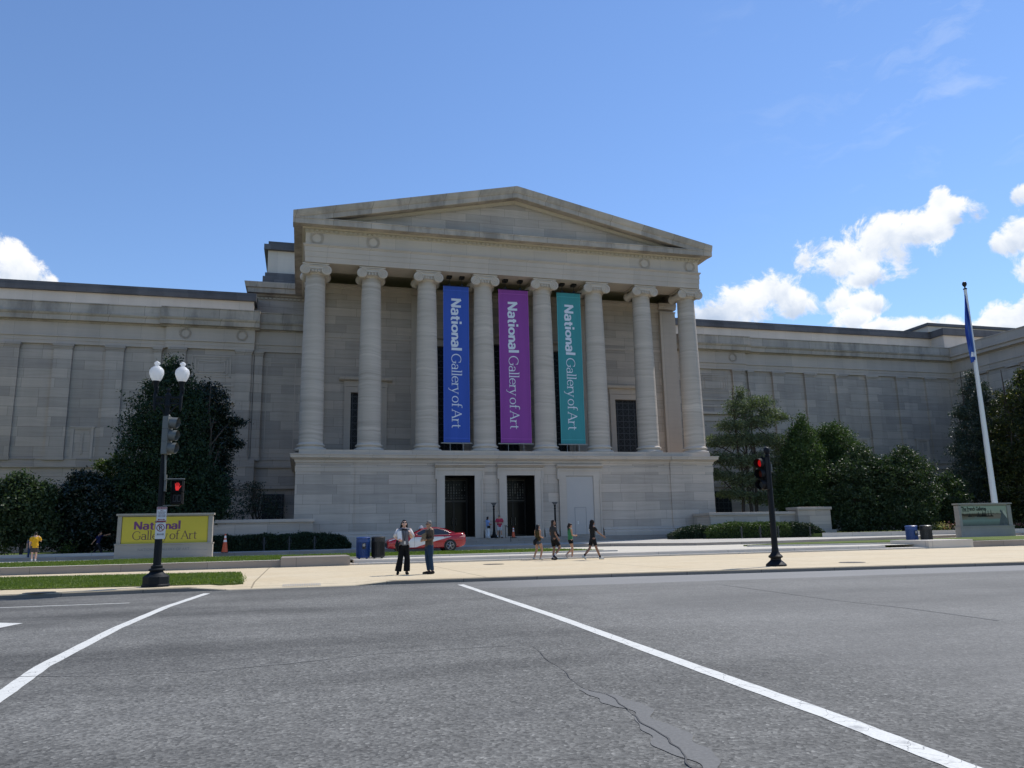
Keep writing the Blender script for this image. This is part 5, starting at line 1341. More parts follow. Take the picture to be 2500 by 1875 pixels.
for s in (-1, 1):
    sidepoly([(1.60,1.0),(1.95,1.20),(2.2,1.315),(2.68,1.365),(2.66,1.005)], .010, s).build('window', M['car_glass'], car, world=False)
    sidepoly([(2.76,1.005),(2.77,1.367),(3.1,1.35),(3.42,1.27),(3.8,1.09),(3.72,1.02)], .010, s).build('window', M['car_glass'], car, world=False)
    tr = MB(); tp = [(1.56,.985),(1.93,1.215),(2.18,1.335),(2.7,1.385),(3.12,1.372),(3.46,1.29),(3.88,1.085)]
    tr.tube([(x*cs, s*(wy(z)+.012)*cs, z*cs) for x, z in tp], .011, 5); tr.tube([(1.56*cs,s*.85*cs,.975*cs),(3.8*cs,s*.85*cs,1.0*cs)], .010, 5)
    tr.build('window_trim', M['alloy'], car, world=False)
    for x in (2.42, 3.45): MB().tube([(x*cs,s*.925*cs,.86*cs),((x+.2)*cs,s*.93*cs,.865*cs)], .018, 6).build('door_handle', M['alloy'], car, world=False)
    mr = MB().ball((1.72*cs, s*1.0*cs, 1.01*cs), (.09,.11,.075), 12, 8); mr.build('mirror', M['taxi'], car, world=False, smooth=True)
    hl = MB().add([(x*cs, s*y*cs, z*cs) for x, y, z in ((.06,.725,.66),(.22,.83,.70),(.62,.895,.84),(.60,.885,.86),(.30,.80,.80),(.10,.70,.72))], [(0,1,2,3,4,5)])
    hl.build('headlight', plain('headlamp_glass', (.55,.56,.57), .12, 0, .1), car, world=False)
    tl = MB().add([(x*cs, s*y*cs, z*cs) for x, y, z in ((4.38,.915,.83),(4.80,.80,.83),(4.79,.80,.98),(4.66,.865,1.0),(4.58,.893,.90))], [(0,1,2,3,4)])
    tl.build('taillight', plain('taillamp', (.60,.30,.28), .15), car, world=False)
    for x in (.93, 3.83):
        wh = empty('wheel', (x*cs, s*.90*cs, .335*cs)); wh.parent = car
        q = -s
        MB().lathe([(.385,.0),(.385,s*.022),(.30,s*.023),(.3,0)], n=28, axis='y').build('wheel_arch', M['tyre'], wh, world=False)
        MB().lathe([(.22,s*.03),(.31,s*.03),(.333,s*.012),(.335,-s*.06),(.335,-s*.2),(.22,-s*.2)], n=32, axis='y').build('tyre', M['tyre'], wh, world=False, smooth=40)
        rm = MB()
        rm.lathe([(.232,s*.028),(.245,s*.034),(.225,s*.036),(.215,s*.0)], n=30, axis='y')
        for k_ in range(5):
            for o_ in (-.14, .14):
                a = 2*PI*k_/5+.3+o_; b2 = 2*PI*k_/5+.3
                rm.tube([(.04*math.cos(b2),s*.025,.04*math.sin(b2)),(.225*math.cos(a),s*.03,.225*math.sin(a))], .016, 5)
        rm.lathe([(.05,s*.0),(.055,s*.035),(.02,s*.04)], n=14, axis='y'); rm.build('rim', M['alloy'], wh, world=False)
MB().add([(x*cs,y*cs,z*cs) for x,y,z in ((1.30,-.72,1.0),(2.08,-.56,1.372),(2.08,.56,1.372),(1.30,.72,1.0))],[(0,1,2,3)]).xf(Matrix.Translation((-.012,0,.025))).build('windscreen', M['car_glass'], car, world=False)
MB().add([(x*cs,y*cs,z*cs) for x,y,z in ((3.5,-.54,1.375),(4.15,-.66,1.12),(4.15,.66,1.12),(3.5,.54,1.375))],[(0,1,2,3)]).xf(Matrix.Translation((.012,0,.03))).build('rear_window', M['car_glass'], car, world=False)
MB().xf(Matrix()).yprof([(2.02*cs,1.40*cs),(2.28*cs,1.41*cs),(2.19*cs,1.58*cs),(2.11*cs,1.58*cs)], -.28, .28).build('roof_light', M['white_paint'], car, world=False, bevel=.02)
gl = MB().box(-.02, .05, -.52*cs, .52*cs, .32*cs, .56*cs); gl.build('grille', M['tyre'], car, world=False, bevel=.02)
dt = MB()
for r_, w_ in ((0, .40), (1, .46)):
    for k_ in range(7): dt.box((2.0+k_*w_/7)*cs, (2.0+k_*w_/7+.045)*cs, -.935*cs, -.925*cs, (.70-r_*.075)*cs, (.74-r_*.075)*cs)
dt.build('door_lettering', M['plate_black'], car, world=False)
MB().box(4.60*cs,4.80*cs,-.60*cs,.60*cs,1.10*cs,1.125*cs).build('spoiler', M['taxi'], car, world=False, bevel=.008)
# ---------------------------------------------------------------- people
def skinmat(name, col):
    mt, t, b = newmat(name, .55, 0, .35)
    n = t.noise(t.new('ShaderNodeTexCoord').outputs['Object'], 14., 3.)
    t.put(b.inputs['Base Color'], t.mix(n, tuple(c*.88 for c in col), tuple(min(1,c*1.1) for c in col)))
    b.inputs['Subsurface Weight'].default_value = .05
    return mt
SK = {'fair': skinmat('skin_fair', (.56,.35,.26)), 'tan': skinmat('skin_tan', (.42,.235,.15)), 'brown': skinmat('skin_brown', (.24,.13,.085))}
CLOTH = {}
def cloth(col, name='cloth', var=.16, rough=.85):
    k_ = (name, col)
    if k_ not in CLOTH: CLOTH[k_] = plain(name, col, rough, 0, var, 9., .2)
    return CLOTH[k_]
def fuse(mb, name, mat, parent, voxel, it=6, fac=.5):
    """union of closed pieces -> one continuous smoothed skin"""
    o = mb.build(name, mat, parent, world=False)
    r = o.modifiers.new('fuse', 'REMESH'); r.mode = 'VOXEL'; r.voxel_size = voxel; r.use_smooth_shade = True
    s = o.modifiers.new('soft', 'SMOOTH'); s.factor = fac; s.iterations = it
    dg = bpy.context.evaluated_depsgraph_get(); me = bpy.data.meshes.new_from_object(o.evaluated_get(dg))
    o.modifiers.clear(); old = o.data; o.data = me; me.name = name; bpy.data.meshes.remove(old)
    return o
V = Vector
BASE = dict(pel=(0,0,.95), ch=(0,-.01,1.29), nk=(0,-.01,1.47), hd=(0,.02,1.60), yaw=0., tilt=0.,
            Lh=(-.09,0,.92), Rh=(.09,0,.92), Lk=(-.10,.01,.50), Rk=(.10,.01,.50), La=(-.11,-.02,.085), Ra=(.11,-.02,.085), Lt=(-.13,.15,.03), Rt=(.13,.15,.03),
            Ls=(-.185,-.01,1.41), Rs=(.185,-.01,1.41), Le=(-.23,-.03,1.13), Re=(.23,-.03,1.13), Lw=(-.23,.05,.89), Rw=(.23,.05,.89))
def person(x, y, z, head, h, label, skin, pose={}, slim=1., top=None, sleeve=.45, bottom=None, leg=1., flare=0., shoe=(.02,.02,.02), hair=(.02,.015,.012), hairlen=0, sock=None, group=None, cap=None, shades=False, top_long=0., voxel=.011, trim=None):
    """figure in its own frame: +Y is forward, +X its right hand"""
    P = dict(BASE); P.update(pose); J = {k_: V(v) for k_, v in P.items() if hasattr(v, '__len__')}
    root = empty('person', (x, y, z), head-PI/2, label, 'person', group)
    k = h/1.72; S = Matrix.Scale(k, 4)
    b = MB()
    T = lambda pts, rad, n=12, fl=1., fd=(0,1,0): b.tube(pts, [r for r in rad], n, fl, fd)
    # trunk, neck
    mid = J['pel'].lerp(J['ch'], .45)
    sd = (J['Rs']-J['Ls']).normalized(); fwd = V((0,0,1)).cross(sd).normalized()*1.
    T([J['pel']+V((0,0,-.04)), J['pel']+V((0,0,.05)), mid, J['ch'], J['ch']+V((0,0,.12))], [.145*slim,.150*slim,.130*slim,.152*slim,.12*slim], 16, .66, fwd)
    T([J['Ls'].lerp(J['Rs'],.08)+V((0,0,-.02)), J['nk']+V((0,0,-.075)), J['Rs'].lerp(J['Ls'],.08)+V((0,0,-.02))], [.055,.075,.055], 10)
    hd = J['hd']; hr = Matrix.Rotation(P['yaw'], 3, 'Z') @ Matrix.Rotation(P['tilt'], 3, 'X')
    H = lambda a: hd+hr @ V(a)
    T([J['nk']+V((0,-.01,-.08)), J['nk'], H((0,-.015,-.03))], [.062,.052,.05], 10)
    def hball(c, r, n=14, m=10):
        q = MB().ball((0,0,0), r, n, m); b.add([H(V(c)+V(v)) for v in q.v], q.f)
    hball((0,-.012,.028), (.073,.090,.092)); hball((0,.022,-.035), (.058,.066,.072)); hball((0,.058,-.082), (.026,.022,.018))
    hball((0,.090,-.014), (.014,.020,.020), 8, 6); hball((0,.074,.012), (.012,.016,.03), 8, 6)            # nose
    hball((0,.078,-.050), (.026,.012,.009), 8, 6)                                                        # lips
    for s in (-1, 1):
        hball((s*.030,.066,.012), (.018,.014,.012), 8, 6); hball((s*.075,-.008,-.006), (.012,.022,.030), 8, 6)
    # legs and feet
    for s in 'LR':
        hp, kn, an, to = J[s+'h'], J[s+'k'], J[s+'a'], J[s+'t']
        T([hp, hp.lerp(kn,.3), hp.lerp(kn,.8), kn, kn.lerp(an,.3), kn.lerp(an,.75), an], [.090*slim,.086*slim,.062*slim,.055,.058,.042,.038], 12)
        T([an+V((0,0,-.01)), an.lerp(to,.5)+V((0,0,-.01)), to], [.042,.036,.028], 8)
        # arm and hand
        sh, el_, wr = J[s+'s'], J[s+'e'], J[s+'w']
        T([sh, sh.lerp(el_,.35), el_, el_.lerp(wr,.3), wr], [.058*slim,.048*slim,.038,.038,.026], 10)
        d = (wr-el_).normalized(); sx_ = 1 if s == 'R' else -1
        inn = V((-sx_,0,0)); n_ = (inn-d*inn.dot(d)); n_ = n_.normalized() if n_.length > .1 else V((0,0,-1))   # palm side
        w_ = d.cross(n_).normalized(); 
        if w_.y*1.0 < 0: w_ = -w_                                                                        # thumb side forward
        palm = wr+d*.075
        T([wr+d*.005, wr+d*.04, palm], [.026,.036,.036], 10, .5, n_)
        for i, L in enumerate((.066,.076,.072,.058)):
            o_ = w_*(.028-.0185*i); p0 = palm+o_; p1 = p0+(d*.9+n_*.30).normalized()*L*.55; p2 = p1+(d*.6+n_*.75).normalized()*L*.55
            T([p0,p1,p2], [.0105,.0095,.008], 7)
        t0 = wr+d*.03+w_*.022; t1 = t0+(d*.6+w_*.75).normalized()*.045; T([t0,t1,t1+(d*.9+w_*.2+n_*.3).normalized()*.032], [.0125,.0115,.009], 7)
    b.xf(S); body = fuse(b, 'body', SK[skin], root, voxel, 3, .45)
    def garment(fn, name, mat, vx=.014, it=8):
        g = MB(); fn(g); g.xf(S); return fuse(g, name, mat, root, vx, it)
    if top:
        def f(g):
            lo = J['pel']+V((0,0,-.04-top_long))
            g.tube([lo, J['pel']+V((0,0,.06)), mid, J['ch']+V((0,0,.02)), J['ch']+V((0,0,.125))], [.172*slim,.166*slim,.150*slim,.172*slim,.125*slim], 18, .70, fwd, False)
            g.tube([J['Ls'].lerp(J['Rs'],.06)+V((0,0,-.012)), J['nk']+V((0,-.005,-.055)), J['Rs'].lerp(J['Ls'],.06)+V((0,0,-.012))], [.068,.080,.068], 12)
            if sleeve > 0:
                for s in 'LR':
                    sh, el_, wr = J[s+'s'], J[s+'e'], J[s+'w']
                    e1 = sh.lerp(el_, min(1, sleeve*1.6)); pts = [sh, sh.lerp(e1,.5), e1]; rd = [.070*slim,.068*slim,.066*slim]
                    if sleeve > .63: pts += [el_.lerp(wr,(sleeve-.63)/.37*.97)]; rd = [.070*slim,.058*slim,.050,.040]
                    g.tube(pts, rd, 12, 1., (0,1,0), False)
        garment(f, 'shirt', top)
    if bottom:
        def f(g):
            g.tube([J['pel']+V((0,0,-.06)), J['pel']+V((0,0,.03)), J['pel']+V((0,0,.10))], [.162*slim,.160*slim,.146*slim], 16, .70, fwd)
            for s in 'LR':
                hp, kn, an = J[s+'h'], J[s+'k'], J[s+'a']; hp2 = hp.lerp(J['pel'],.15)
                if leg <= 1.:
                    f_ = min(1, leg*2); e1 = hp2.lerp(kn, f_); pts = [hp2, hp2.lerp(e1,.5), e1]; rd = [.104*slim,.100*slim,(.088+.012*(1-leg))*slim]
                    if leg > .5: pts = [hp2, hp2.lerp(kn,.5), kn, kn.lerp(an,.5), kn.lerp(an,(leg-.5)*2*.98)]; rd = [.104*slim,.094*slim,.074+flare*.4,.068+flare*.8,.062+flare]
                g.tube(pts, rd, 14, 1., (0,1,0), False)
        garment(f, 'trousers' if leg > .6 else 'shorts', bottom)
    for s in 'LR':
        an, to = J[s+'a'], J[s+'t']; d = (to-an); 
        g = MB(); heel = an-V((d.x,d.y,0)).normalized()*.035+V((0,0,-.035)); 
        g.tube([heel, an.lerp(to,.35)+V((0,0,-.02)), to+V((0,0,.004))], [.047,.050,.040], 12, .9)
        g.tube([an+V((0,0,.01)), an+V((0,0,-.03))], [.046,.046], 10)
        g.xf(S); fuse(g, 'shoe', cloth(shoe, 'shoe_leather', .2, .6), root, .011, 4)
        if sock:
            g = MB().tube([an+V((0,0,-.01)), an.lerp(J[s+'k'],.22)], [.045,.046], 10); g.xf(S); fuse(g, 'sock', cloth(sock, 'sock_cotton'), root, .012, 3)
    if hair:
        def f(g):
            def hb(c, r): q = MB().ball((0,0,0), r, 14, 10); g.add([H(V(c)+V(v)) for v in q.v], q.f)
            hb((0,-.028,.045), (.082,.088,.088)); hb((0,-.045,-.005), (.078,.066,.075)); hb((0,.028,.088),(.064,.052,.036))
            if hairlen > 0:
                for s in (-1, 0, 1):
                    a0 = H((s*.055,-.05+.02*abs(s),.02)); 
                    g.tube([a0, a0+V((s*.022,-.035,-.14)), a0+V((s*.03,-.035-.01*abs(s),-.14-hairlen))], [.055,.056,.032], 10, .75)
            if hairlen < 0:                                             # gathered up behind
                hb((0,-.10,.09), (.035,.035,.04)); a0 = H((0,-.10,.06)); g.tube([a0, a0+V((0,-.05,-.12)), a0+V((0,-.02,-.12+hairlen))], [.04,.045,.025], 10)
        garment(f, 'hair', cloth(hair, 'hair', .3, .5), .012, 4)
    if shades:
        g = MB()
        for s in (-1, 1):
            q = MB().ball((0,0,0), (.026,.010,.019), 12, 6); g.add([H(V((s*.033,.082,.012))+V(v)) for v in q.v], q.f)
            g.tube([H((s*.058,.075,.016)), H((s*.076,-.01,.014))], .004, 5)
        g.tube([H((-.01,.09,.018)), H((.01,.09,.018))], .004, 5)
        g.xf(S); g.build('sunglasses', cloth((.006,.006,.007), 'dark_lens', .1, .6), root, world=False, smooth=True)
    if cap:
        g = MB(); q = MB().ball((0,0,0), (.084,.094,.075), 14, 8); g.add([H(V((0,-.012,.062))+V(v)) for v in q.v], q.f)
        g.tube([H((-.04,.075,.05)), H((0,.125,.045)), H((.04,.075,.05))], [.018,.02,.018], 8)
        g.xf(S); fuse(g, 'cap', cap, root, .012, 4)
    return root, J, S, H
def wear(root, S, name, mb, mat, smooth=True): mb.xf(S); return mb.build(name, mat, root, world=False, smooth=smooth)
def pt(x, y, z): g = gr(x, y, z); return g.x, g.y, z
D90 = PI/2
# woman looking up, facing the street
x, y, z = pt(986, 1403, 0)
w, J, S, H = person(x, y, z, -D90+.05, 1.68, 'woman in grey top, wide black trousers and lanyard, looking up through sunglasses', 'fair',
    dict(tilt=.35, yaw=-.08, Rk=(.12,.02,.5), Lk=(-.10,.02,.5), Ra=(.19,-.02,.085), La=(-.09,.0,.085), Rt=(.23,.13,.03), Lt=(-.10,.17,.03),
         Re=(.26,.03,1.15), Rw=(.20,.20,1.10), Le=(-.25,.02,1.14), Lw=(-.17,.19,1.29)), slim=.92,
    top=cloth((.17,.175,.19), 'grey_knit'), sleeve=.0, bottom=cloth((.006,.006,.007), 'black_trousers', .3), leg=.98, flare=.045, shoe=(.008,.008,.008), hair=(.012,.009,.009), hairlen=.20, shades=True)
for s in (-1, 1):
    e_ = J[('R' if s > 0 else 'L')+'e']; sh_ = J[('R' if s > 0 else 'L')+'s']
    wear(w, S, 'sleeve', MB().tube([sh_+V((-s*.015,0,.0)), sh_.lerp(e_,.55)+V((s*.02,0,0)), sh_.lerp(e_,.9)+V((s*.025,0,0))], [.072,.080,.082], 14, 1., (0,1,0), False), cloth((.62,.58,.55), 'white_sleeve'))
wear(w, S, 'collar', MB().tube([(-.09,.035,1.40),(-.05,.075,1.42),(0,.092,1.41),(.05,.075,1.42),(.09,.035,1.40)], .022, 8), cloth((.01,.01,.012), 'black_yoke'))
wear(w, S, 'lanyard', MB().tube([(-.05,.085,1.40),(-.03,.12,1.25),(.005,.135,1.06)], .006, 5).tube([(.06,.085,1.40),(.035,.12,1.25),(.005,.135,1.06)], .006, 5), cloth((.02,.02,.05), 'lanyard'))
wear(w, S, 'badge', MB().box(-.03,.03,.128,.134,.95,1.05), cloth((.6,.6,.58), 'badge_card'), False)
bag = empty('handbag', (x, y, z), -PI+.05, 'black shoulder bag on the hip of the woman in wide black trousers', 'bag')
g = MB().tube([(.22,.02,1.08),(.25,.03,.92),(.24,.03,.80)], [.06,.10,.07], 12, .5, (1,0,0)).xf(S); g.build('pouch', cloth((.006,.006,.008), 'black_leather', .3, .5), bag, world=False, smooth=True)
MB().tube([(.20,.05,1.10),(.17,.06,1.38),(.14,-.04,1.45),(.2,-.08,1.2),(.24,-.02,1.0)], .010, 6).xf(S).build('strap', cloth((.006,.006,.008), 'black_leather', .3, .5), bag, world=False, smooth=True)
pp_ = empty('paper', (x, y, z), -PI+.05, 'white sheet of paper held by the woman in wide black trousers', 'paper')
MB().add([(.10,.24,1.10),(.24,.20,1.08),(.25,.14,1.36),(.12,.17,1.38)], [(0,1,2,3)]).xf(S).build('sheet', M['white_paint'], pp_, world=False)
# man with a folder, turned towards her
x, y, z = pt(1048, 1401.5, 0)
mn, J, S, H = person(x, y, z, PI+.25, 1.64, 'grey haired man in olive brown shirt and jeans holding a tan folder beside a woman', 'tan',
    dict(yaw=.1, Rk=(.10,.03,.5), Lk=(-.11,.0,.5), Ra=(.10,-.03,.085), La=(-.13,-.06,.085), Rt=(.13,.15,.03), Lt=(-.15,.12,.03),
         Le=(-.26,-.02,1.15), Lw=(-.10,.20,1.10), Re=(.26,.0,1.14), Rw=(.06,.23,1.08)), slim=1.10,
    top=cloth((.085,.065,.048), 'olive_shirt'), sleeve=.92, bottom=cloth((.018,.040,.078), 'blue_jeans', .35), leg=.97, shoe=(.012,.011,.011), hair=(.16,.15,.14), shades=True, top_long=.03)
wear(mn, S, 'collar', MB().tube([(-.07,.02,1.45),(0,.06,1.44),(.07,.02,1.45),(0,-.07,1.48),(-.07,.02,1.45)], .018, 7), cloth((.34,.30,.26), 'pale_collar'))
fo = empty('folder', (x, y, z), PI+.25-D90, 'tan folder held against the chest of the man in olive shirt', 'folder')
q = MB(); q.add([(-.20,.20,1.10),(.06,.25,1.06),(.10,.22,1.28),(-.16,.17,1.34)], [(0,1,2,3)]); q.add([(-.20,.21,1.10),(.06,.26,1.06),(.10,.23,1.28),(-.16,.18,1.34)], [(0,1,2,3)])
q.xf(S).build('card', cloth((.20,.155,.095), 'manila_card'), fo, world=False)
# four walkers heading right
GRP = 'walkers passing the plaza steps'
x, y, z = pt(1315, 1367, 0)
person(x, y, z, .35, 1.57, 'woman walking with very long black hair, olive top, denim shorts and dark bag', 'tan', dict(yaw=-.3, tilt=-.1, Rk=(.09,.16,.50), Ra=(.09,.05,.085), Rt=(.10,.21,.03), Lk=(-.09,-.04,.5), La=(-.09,-.22,.10), Lt=(-.09,-.06,.035),
    Re=(.22,-.02,1.14), Rw=(.10,.20,1.08), Le=(-.22,.0,1.14), Lw=(-.08,.19,1.10)), slim=1.06, top=cloth((.06,.048,.018), 'olive_vest'), sleeve=0, bottom=cloth((.05,.075,.11), 'denim', .3), leg=.16, shoe=(.34,.33,.32), hair=(.008,.008,.010), hairlen=.42, group=GRP)
bg_ = empty('shoulder_bag', (x, y, z), .35-D90, 'dark slouchy bag behind the woman with very long black hair', 'bag')
MB().tube([(.12,-.20,1.02),(.10,-.27,.90),(.06,-.26,.80)], [.05,.12,.09], 12, .8).xf(Matrix.Scale(.92,4)).build('pouch', cloth((.010,.011,.014), 'dark_canvas'), bg_, world=False, smooth=True)
MB().tube([(.15,-.15,1.02),(.12,.10,1.25),(.05,.10,1.38),(.0,-.12,1.36),(.1,-.2,1.05)], .010, 5).xf(Matrix.Scale(.92,4)).build('strap', cloth((.010,.011,.014), 'dark_canvas'), bg_, world=False, smooth=True)
x, y, z = pt(1353, 1367.5, 0)
person(x, y, z, .12, 1.75, 'tall bobbed dark haired walker in grey t-shirt, black shorts and white socks', 'brown', dict(yaw=-.75, Rk=(.09,.26,.55), Ra=(.09,-.02,.19), Rt=(.09,.10,.06), Lk=(-.09,.06,.50), La=(-.09,-.02,.085), Lt=(-.09,.15,.03),
    Re=(.23,-.02,1.13), Rw=(.21,.12,.92), Le=(-.23,-.04,1.13), Lw=(-.21,.06,.90)), top=cloth((.035,.035,.036), 'charcoal_shirt'), sleeve=.45, bottom=cloth((.006,.006,.007), 'black_shorts', .3), leg=.40, flare=.0, shoe=(.02,.02,.03), hair=(.03,.02,.015), hairlen=.03, sock=(.62,.60,.64), group=GRP, top_long=.06)
x, y, z = pt(1394, 1364, 0)
person(x, y, z, .08, 1.60, 'woman in green top and black shorts walking with a high ponytail, looking at her phone', 'tan', dict(tilt=-.25, Lk=(-.08,.14,.50), La=(-.08,.10,.085), Lt=(-.08,.26,.03), Rk=(.09,.06,.50), Ra=(.09,-.26,.22), Rt=(.09,-.24,.07),
    Re=(.21,.02,1.14), Rw=(.10,.26,1.12), Le=(-.20,.03,1.13), Lw=(-.05,.25,1.14)), slim=.98, top=cloth((.045,.19,.085), 'green_top'), sleeve=0, bottom=cloth((.006,.006,.007), 'black_shorts', .3), leg=.22, shoe=(.42,.36,.33), hair=(.025,.017,.013), hairlen=-.22, group=GRP)
ph = empty('phone', (x, y, z), .08-D90, 'dark phone held out by the woman in the green top', 'phone')
MB().box(-.01,.05,.335,.345,1.05,1.17).xf(Matrix.Scale(.93,4)).build('handset', M['plate_black'], ph, world=False)
x, y, z = pt(1449, 1367, 0)
bx_, J, S, H = person(x, y, z, .10, 1.70, 'striding walker in black hooded top with white back emblem and black socks', 'brown', dict(yaw=-.1, Rk=(.09,.12,.51), Ra=(.09,.30,.095), Rt=(.09,.45,.045), Lk=(-.09,-.12,.50), La=(-.09,-.42,.17), Lt=(-.09,-.33,.05),
    Re=(.24,.16,1.18), Rw=(.24,.40,1.02), Le=(-.22,.02,1.13), Lw=(-.20,.14,.95)), slim=.93, top=cloth((.013,.014,.015), 'black_hoodie'), sleeve=.42, bottom=cloth((.010,.010,.012), 'black_shorts', .3), leg=.36, shoe=(.50,.49,.45), hair=None, sock=(.01,.01,.01), group=GRP, top_long=.10)
def hood(g):
    q = MB().ball((0,0,0), (.094,.108,.118), 14, 10); g.add([H(V((0,-.022,.03))+V(v)) for v in q.v], q.f)
    g.tube([H((0,-.06,-.06)), J['nk']+V((0,-.04,-.04))], [.085,.095], 12)
g = MB(); hood(g); g.xf(S); fuse(g, 'hood', cloth((.012,.012,.013), 'black_hoodie'), bx_, .013, 4)
em = MB(); n = 18; em.add([(.045*math.cos(2*PI*i/n)*q,-.150,1.27+.075*math.sin(2*PI*i/n)*q) for q in (.6,1.) for i in range(n)], [(i,(i+1)%n,n+(i+1)%n,n+i) for i in range(n)]); wear(bx_, S, 'back_emblem', em, M['plate'], False)
# two visitors by the doors
v_ = at(1191, 1314.5, 57.6)
ld, J, S, H = person(v_.x, v_.y, .90, .35, 1.60, 'woman in pale blue shirt and white trousers with a black bag, waiting on the landing', 'tan', dict(Re=(.22,.02,1.13), Rw=(.12,.25,1.10), Le=(-.2,.03,1.13), Lw=(-.06,.24,1.08)), top=cloth((.24,.36,.66), 'pale_blue_shirt'), sleeve=.4, bottom=cloth((.56,.58,.60), 'white_trousers'), leg=.98, flare=.05, shoe=(.5,.5,.5), hair=(.012,.010,.010), hairlen=.02)
hb_ = empty('handbag', (v_.x, v_.y, .90), .35-D90, 'small black bag on the hip of the woman in white trousers', 'bag')
MB().box(.13,.22,-.14,.12,.78,1.0).tube([(.17,-.1,1.0),(.10,-.06,1.44),(-.05,.08,1.3)], .010, 5).xf(S).build('pouch', cloth((.008,.008,.010), 'black_leather', .3, .5), hb_, world=False)
v_ = at(1220, 1314.5, 57.5)
person(v_.x, v_.y, .90, -D90-.1, 1.72, 'man in red polo shirt, white shorts and cap with crossed hands, waiting on the landing', 'tan', dict(Rk=(.12,.01,.5), Lk=(-.12,.01,.5), Ra=(.16,-.02,.085), La=(-.16,-.02,.085), Rt=(.21,.13,.03), Lt=(-.21,.13,.03), Re=(.29,.02,1.14), Rw=(.07,.21,1.10), Le=(-.29,.02,1.14), Lw=(-.05,.23,1.12)), slim=1.18, top=cloth((.36,.035,.07), 'red_polo'), sleeve=.5, bottom=cloth((.42,.42,.42), 'white_shorts'), leg=.44, shoe=(.012,.012,.014), sock=(.55,.55,.55), cap=cloth((.20,.20,.20), 'grey_cap'), hair=None, top_long=.10, shades=True)
# people on the far left path
x, y, z = pt(81, 1372.5, .21)
person(x, y, z, D90+.25, 1.60, 'person in bright yellow t-shirt and dark shorts, seen from behind with a raised hand', 'fair', dict(Rk=(.10,.05,.5), Ra=(.09,.06,.085), Rt=(.10,.22,.03), Lk=(-.09,.0,.5), La=(-.09,-.05,.085), Lt=(-.10,.11,.03), Re=(.30,.06,1.18), Rw=(.20,.20,1.42), Le=(-.25,-.03,1.13), Lw=(-.24,.06,.9)), slim=1.16, top=cloth((.60,.33,.018), 'yellow_shirt'), sleeve=.5, bottom=cloth((.055,.05,.05), 'dark_shorts'), leg=.42, shoe=(.3,.3,.3), sock=(.6,.6,.6), hair=(.02,.016,.014), top_long=.10)
x, y, z = pt(72, 1369.0, .21)
cp_, J, S, H = person(x, y, z, D90+.3, 1.42, 'shorter companion in jeans half hidden beyond the person in yellow', 'fair', dict(Rk=(.1,.06,.5)), top=cloth((.10,.10,.13), 'dark_shirt'), bottom=cloth((.03,.05,.10), 'blue_jeans', .35), leg=.97, hair=(.03,.022,.018))
bp_ = empty('backpack', (x, y, z), D90+.3-D90, 'grey backpack on the shorter companion beyond the person in yellow', 'backpack')
MB().tube([(0,-.17,1.02),(0,-.21,1.18),(0,-.18,1.36)], [.13,.15,.12], 12, .6).xf(S).build('pack', cloth((.16,.15,.17), 'grey_canvas', .4), bp_, world=False, smooth=True)
x, y, z = pt(236, 1363, .21)
person(x, y, z, .0, 1.68, 'man in navy shirt and dark trousers striding with an outstretched arm in the tree shade', 'tan', dict(hd=(0,.10,1.57), ch=(0,.05,1.29), nk=(0,.07,1.46), yaw=.2, Rk=(.09,.20,.52), Ra=(.09,.42,.10), Rt=(.09,.58,.05), Lk=(-.09,-.14,.50), La=(-.09,-.40,.14), Lt=(-.09,-.30,.04), Ls=(-.185,.05,1.40), Rs=(.185,.04,1.40), Le=(-.20,.33,1.44), Lw=(-.17,.56,1.50), Re=(.24,-.12,1.16), Rw=(.24,-.26,.97)), top=cloth((.012,.016,.07), 'navy_shirt'), sleeve=.45, bottom=cloth((.014,.014,.018), 'dark_trousers'), leg=.97, shoe=(.03,.03,.03), hair=(.02,.016,.014), top_long=.05)
# ---------------------------------------------------------------- trees, bushes, hedges
def leafmat(name, c1, c2, rough=.45, spec=.5, trans=.25, tip=None):
    mt, t, b = newmat(name, rough, 0, spec)
    g = t.new('ShaderNodeNewGeometry')
    p = t.noise(g.outputs['Position'], .55, 3.)
    f = t.math('ADD', t.math('MULTIPLY', g.outputs['Random Per Island'], .75), t.math('MULTIPLY', t.math('SUBTRACT', p, .5), .9), clamp=True)
    c = t.mix(f, c1, c2)
    if tip: c = t.mix(t.math('GREATER_THAN', g.outputs['Random Per Island'], .93), c, tip)
    t.put(b.inputs['Base Color'], c)
    tr = t.new('ShaderNodeBsdfTranslucent'); t.put(tr.inputs[0], t.mix(1., c, (1.5,1.7,.6), 'MULTIPLY'))
    ms = t.new('ShaderNodeMixShader'); ms.inputs[0].default_value = trans
    t.l.new(b.outputs[0], ms.inputs[1]); t.l.new(tr.outputs[0], ms.inputs[2]); t.l.new(ms.outputs[0], t.n['Material Output'].inputs[0])
    return mt
M['bark'] = plain('bark', (.06,.045,.035), .9, 0, .35, 6.)
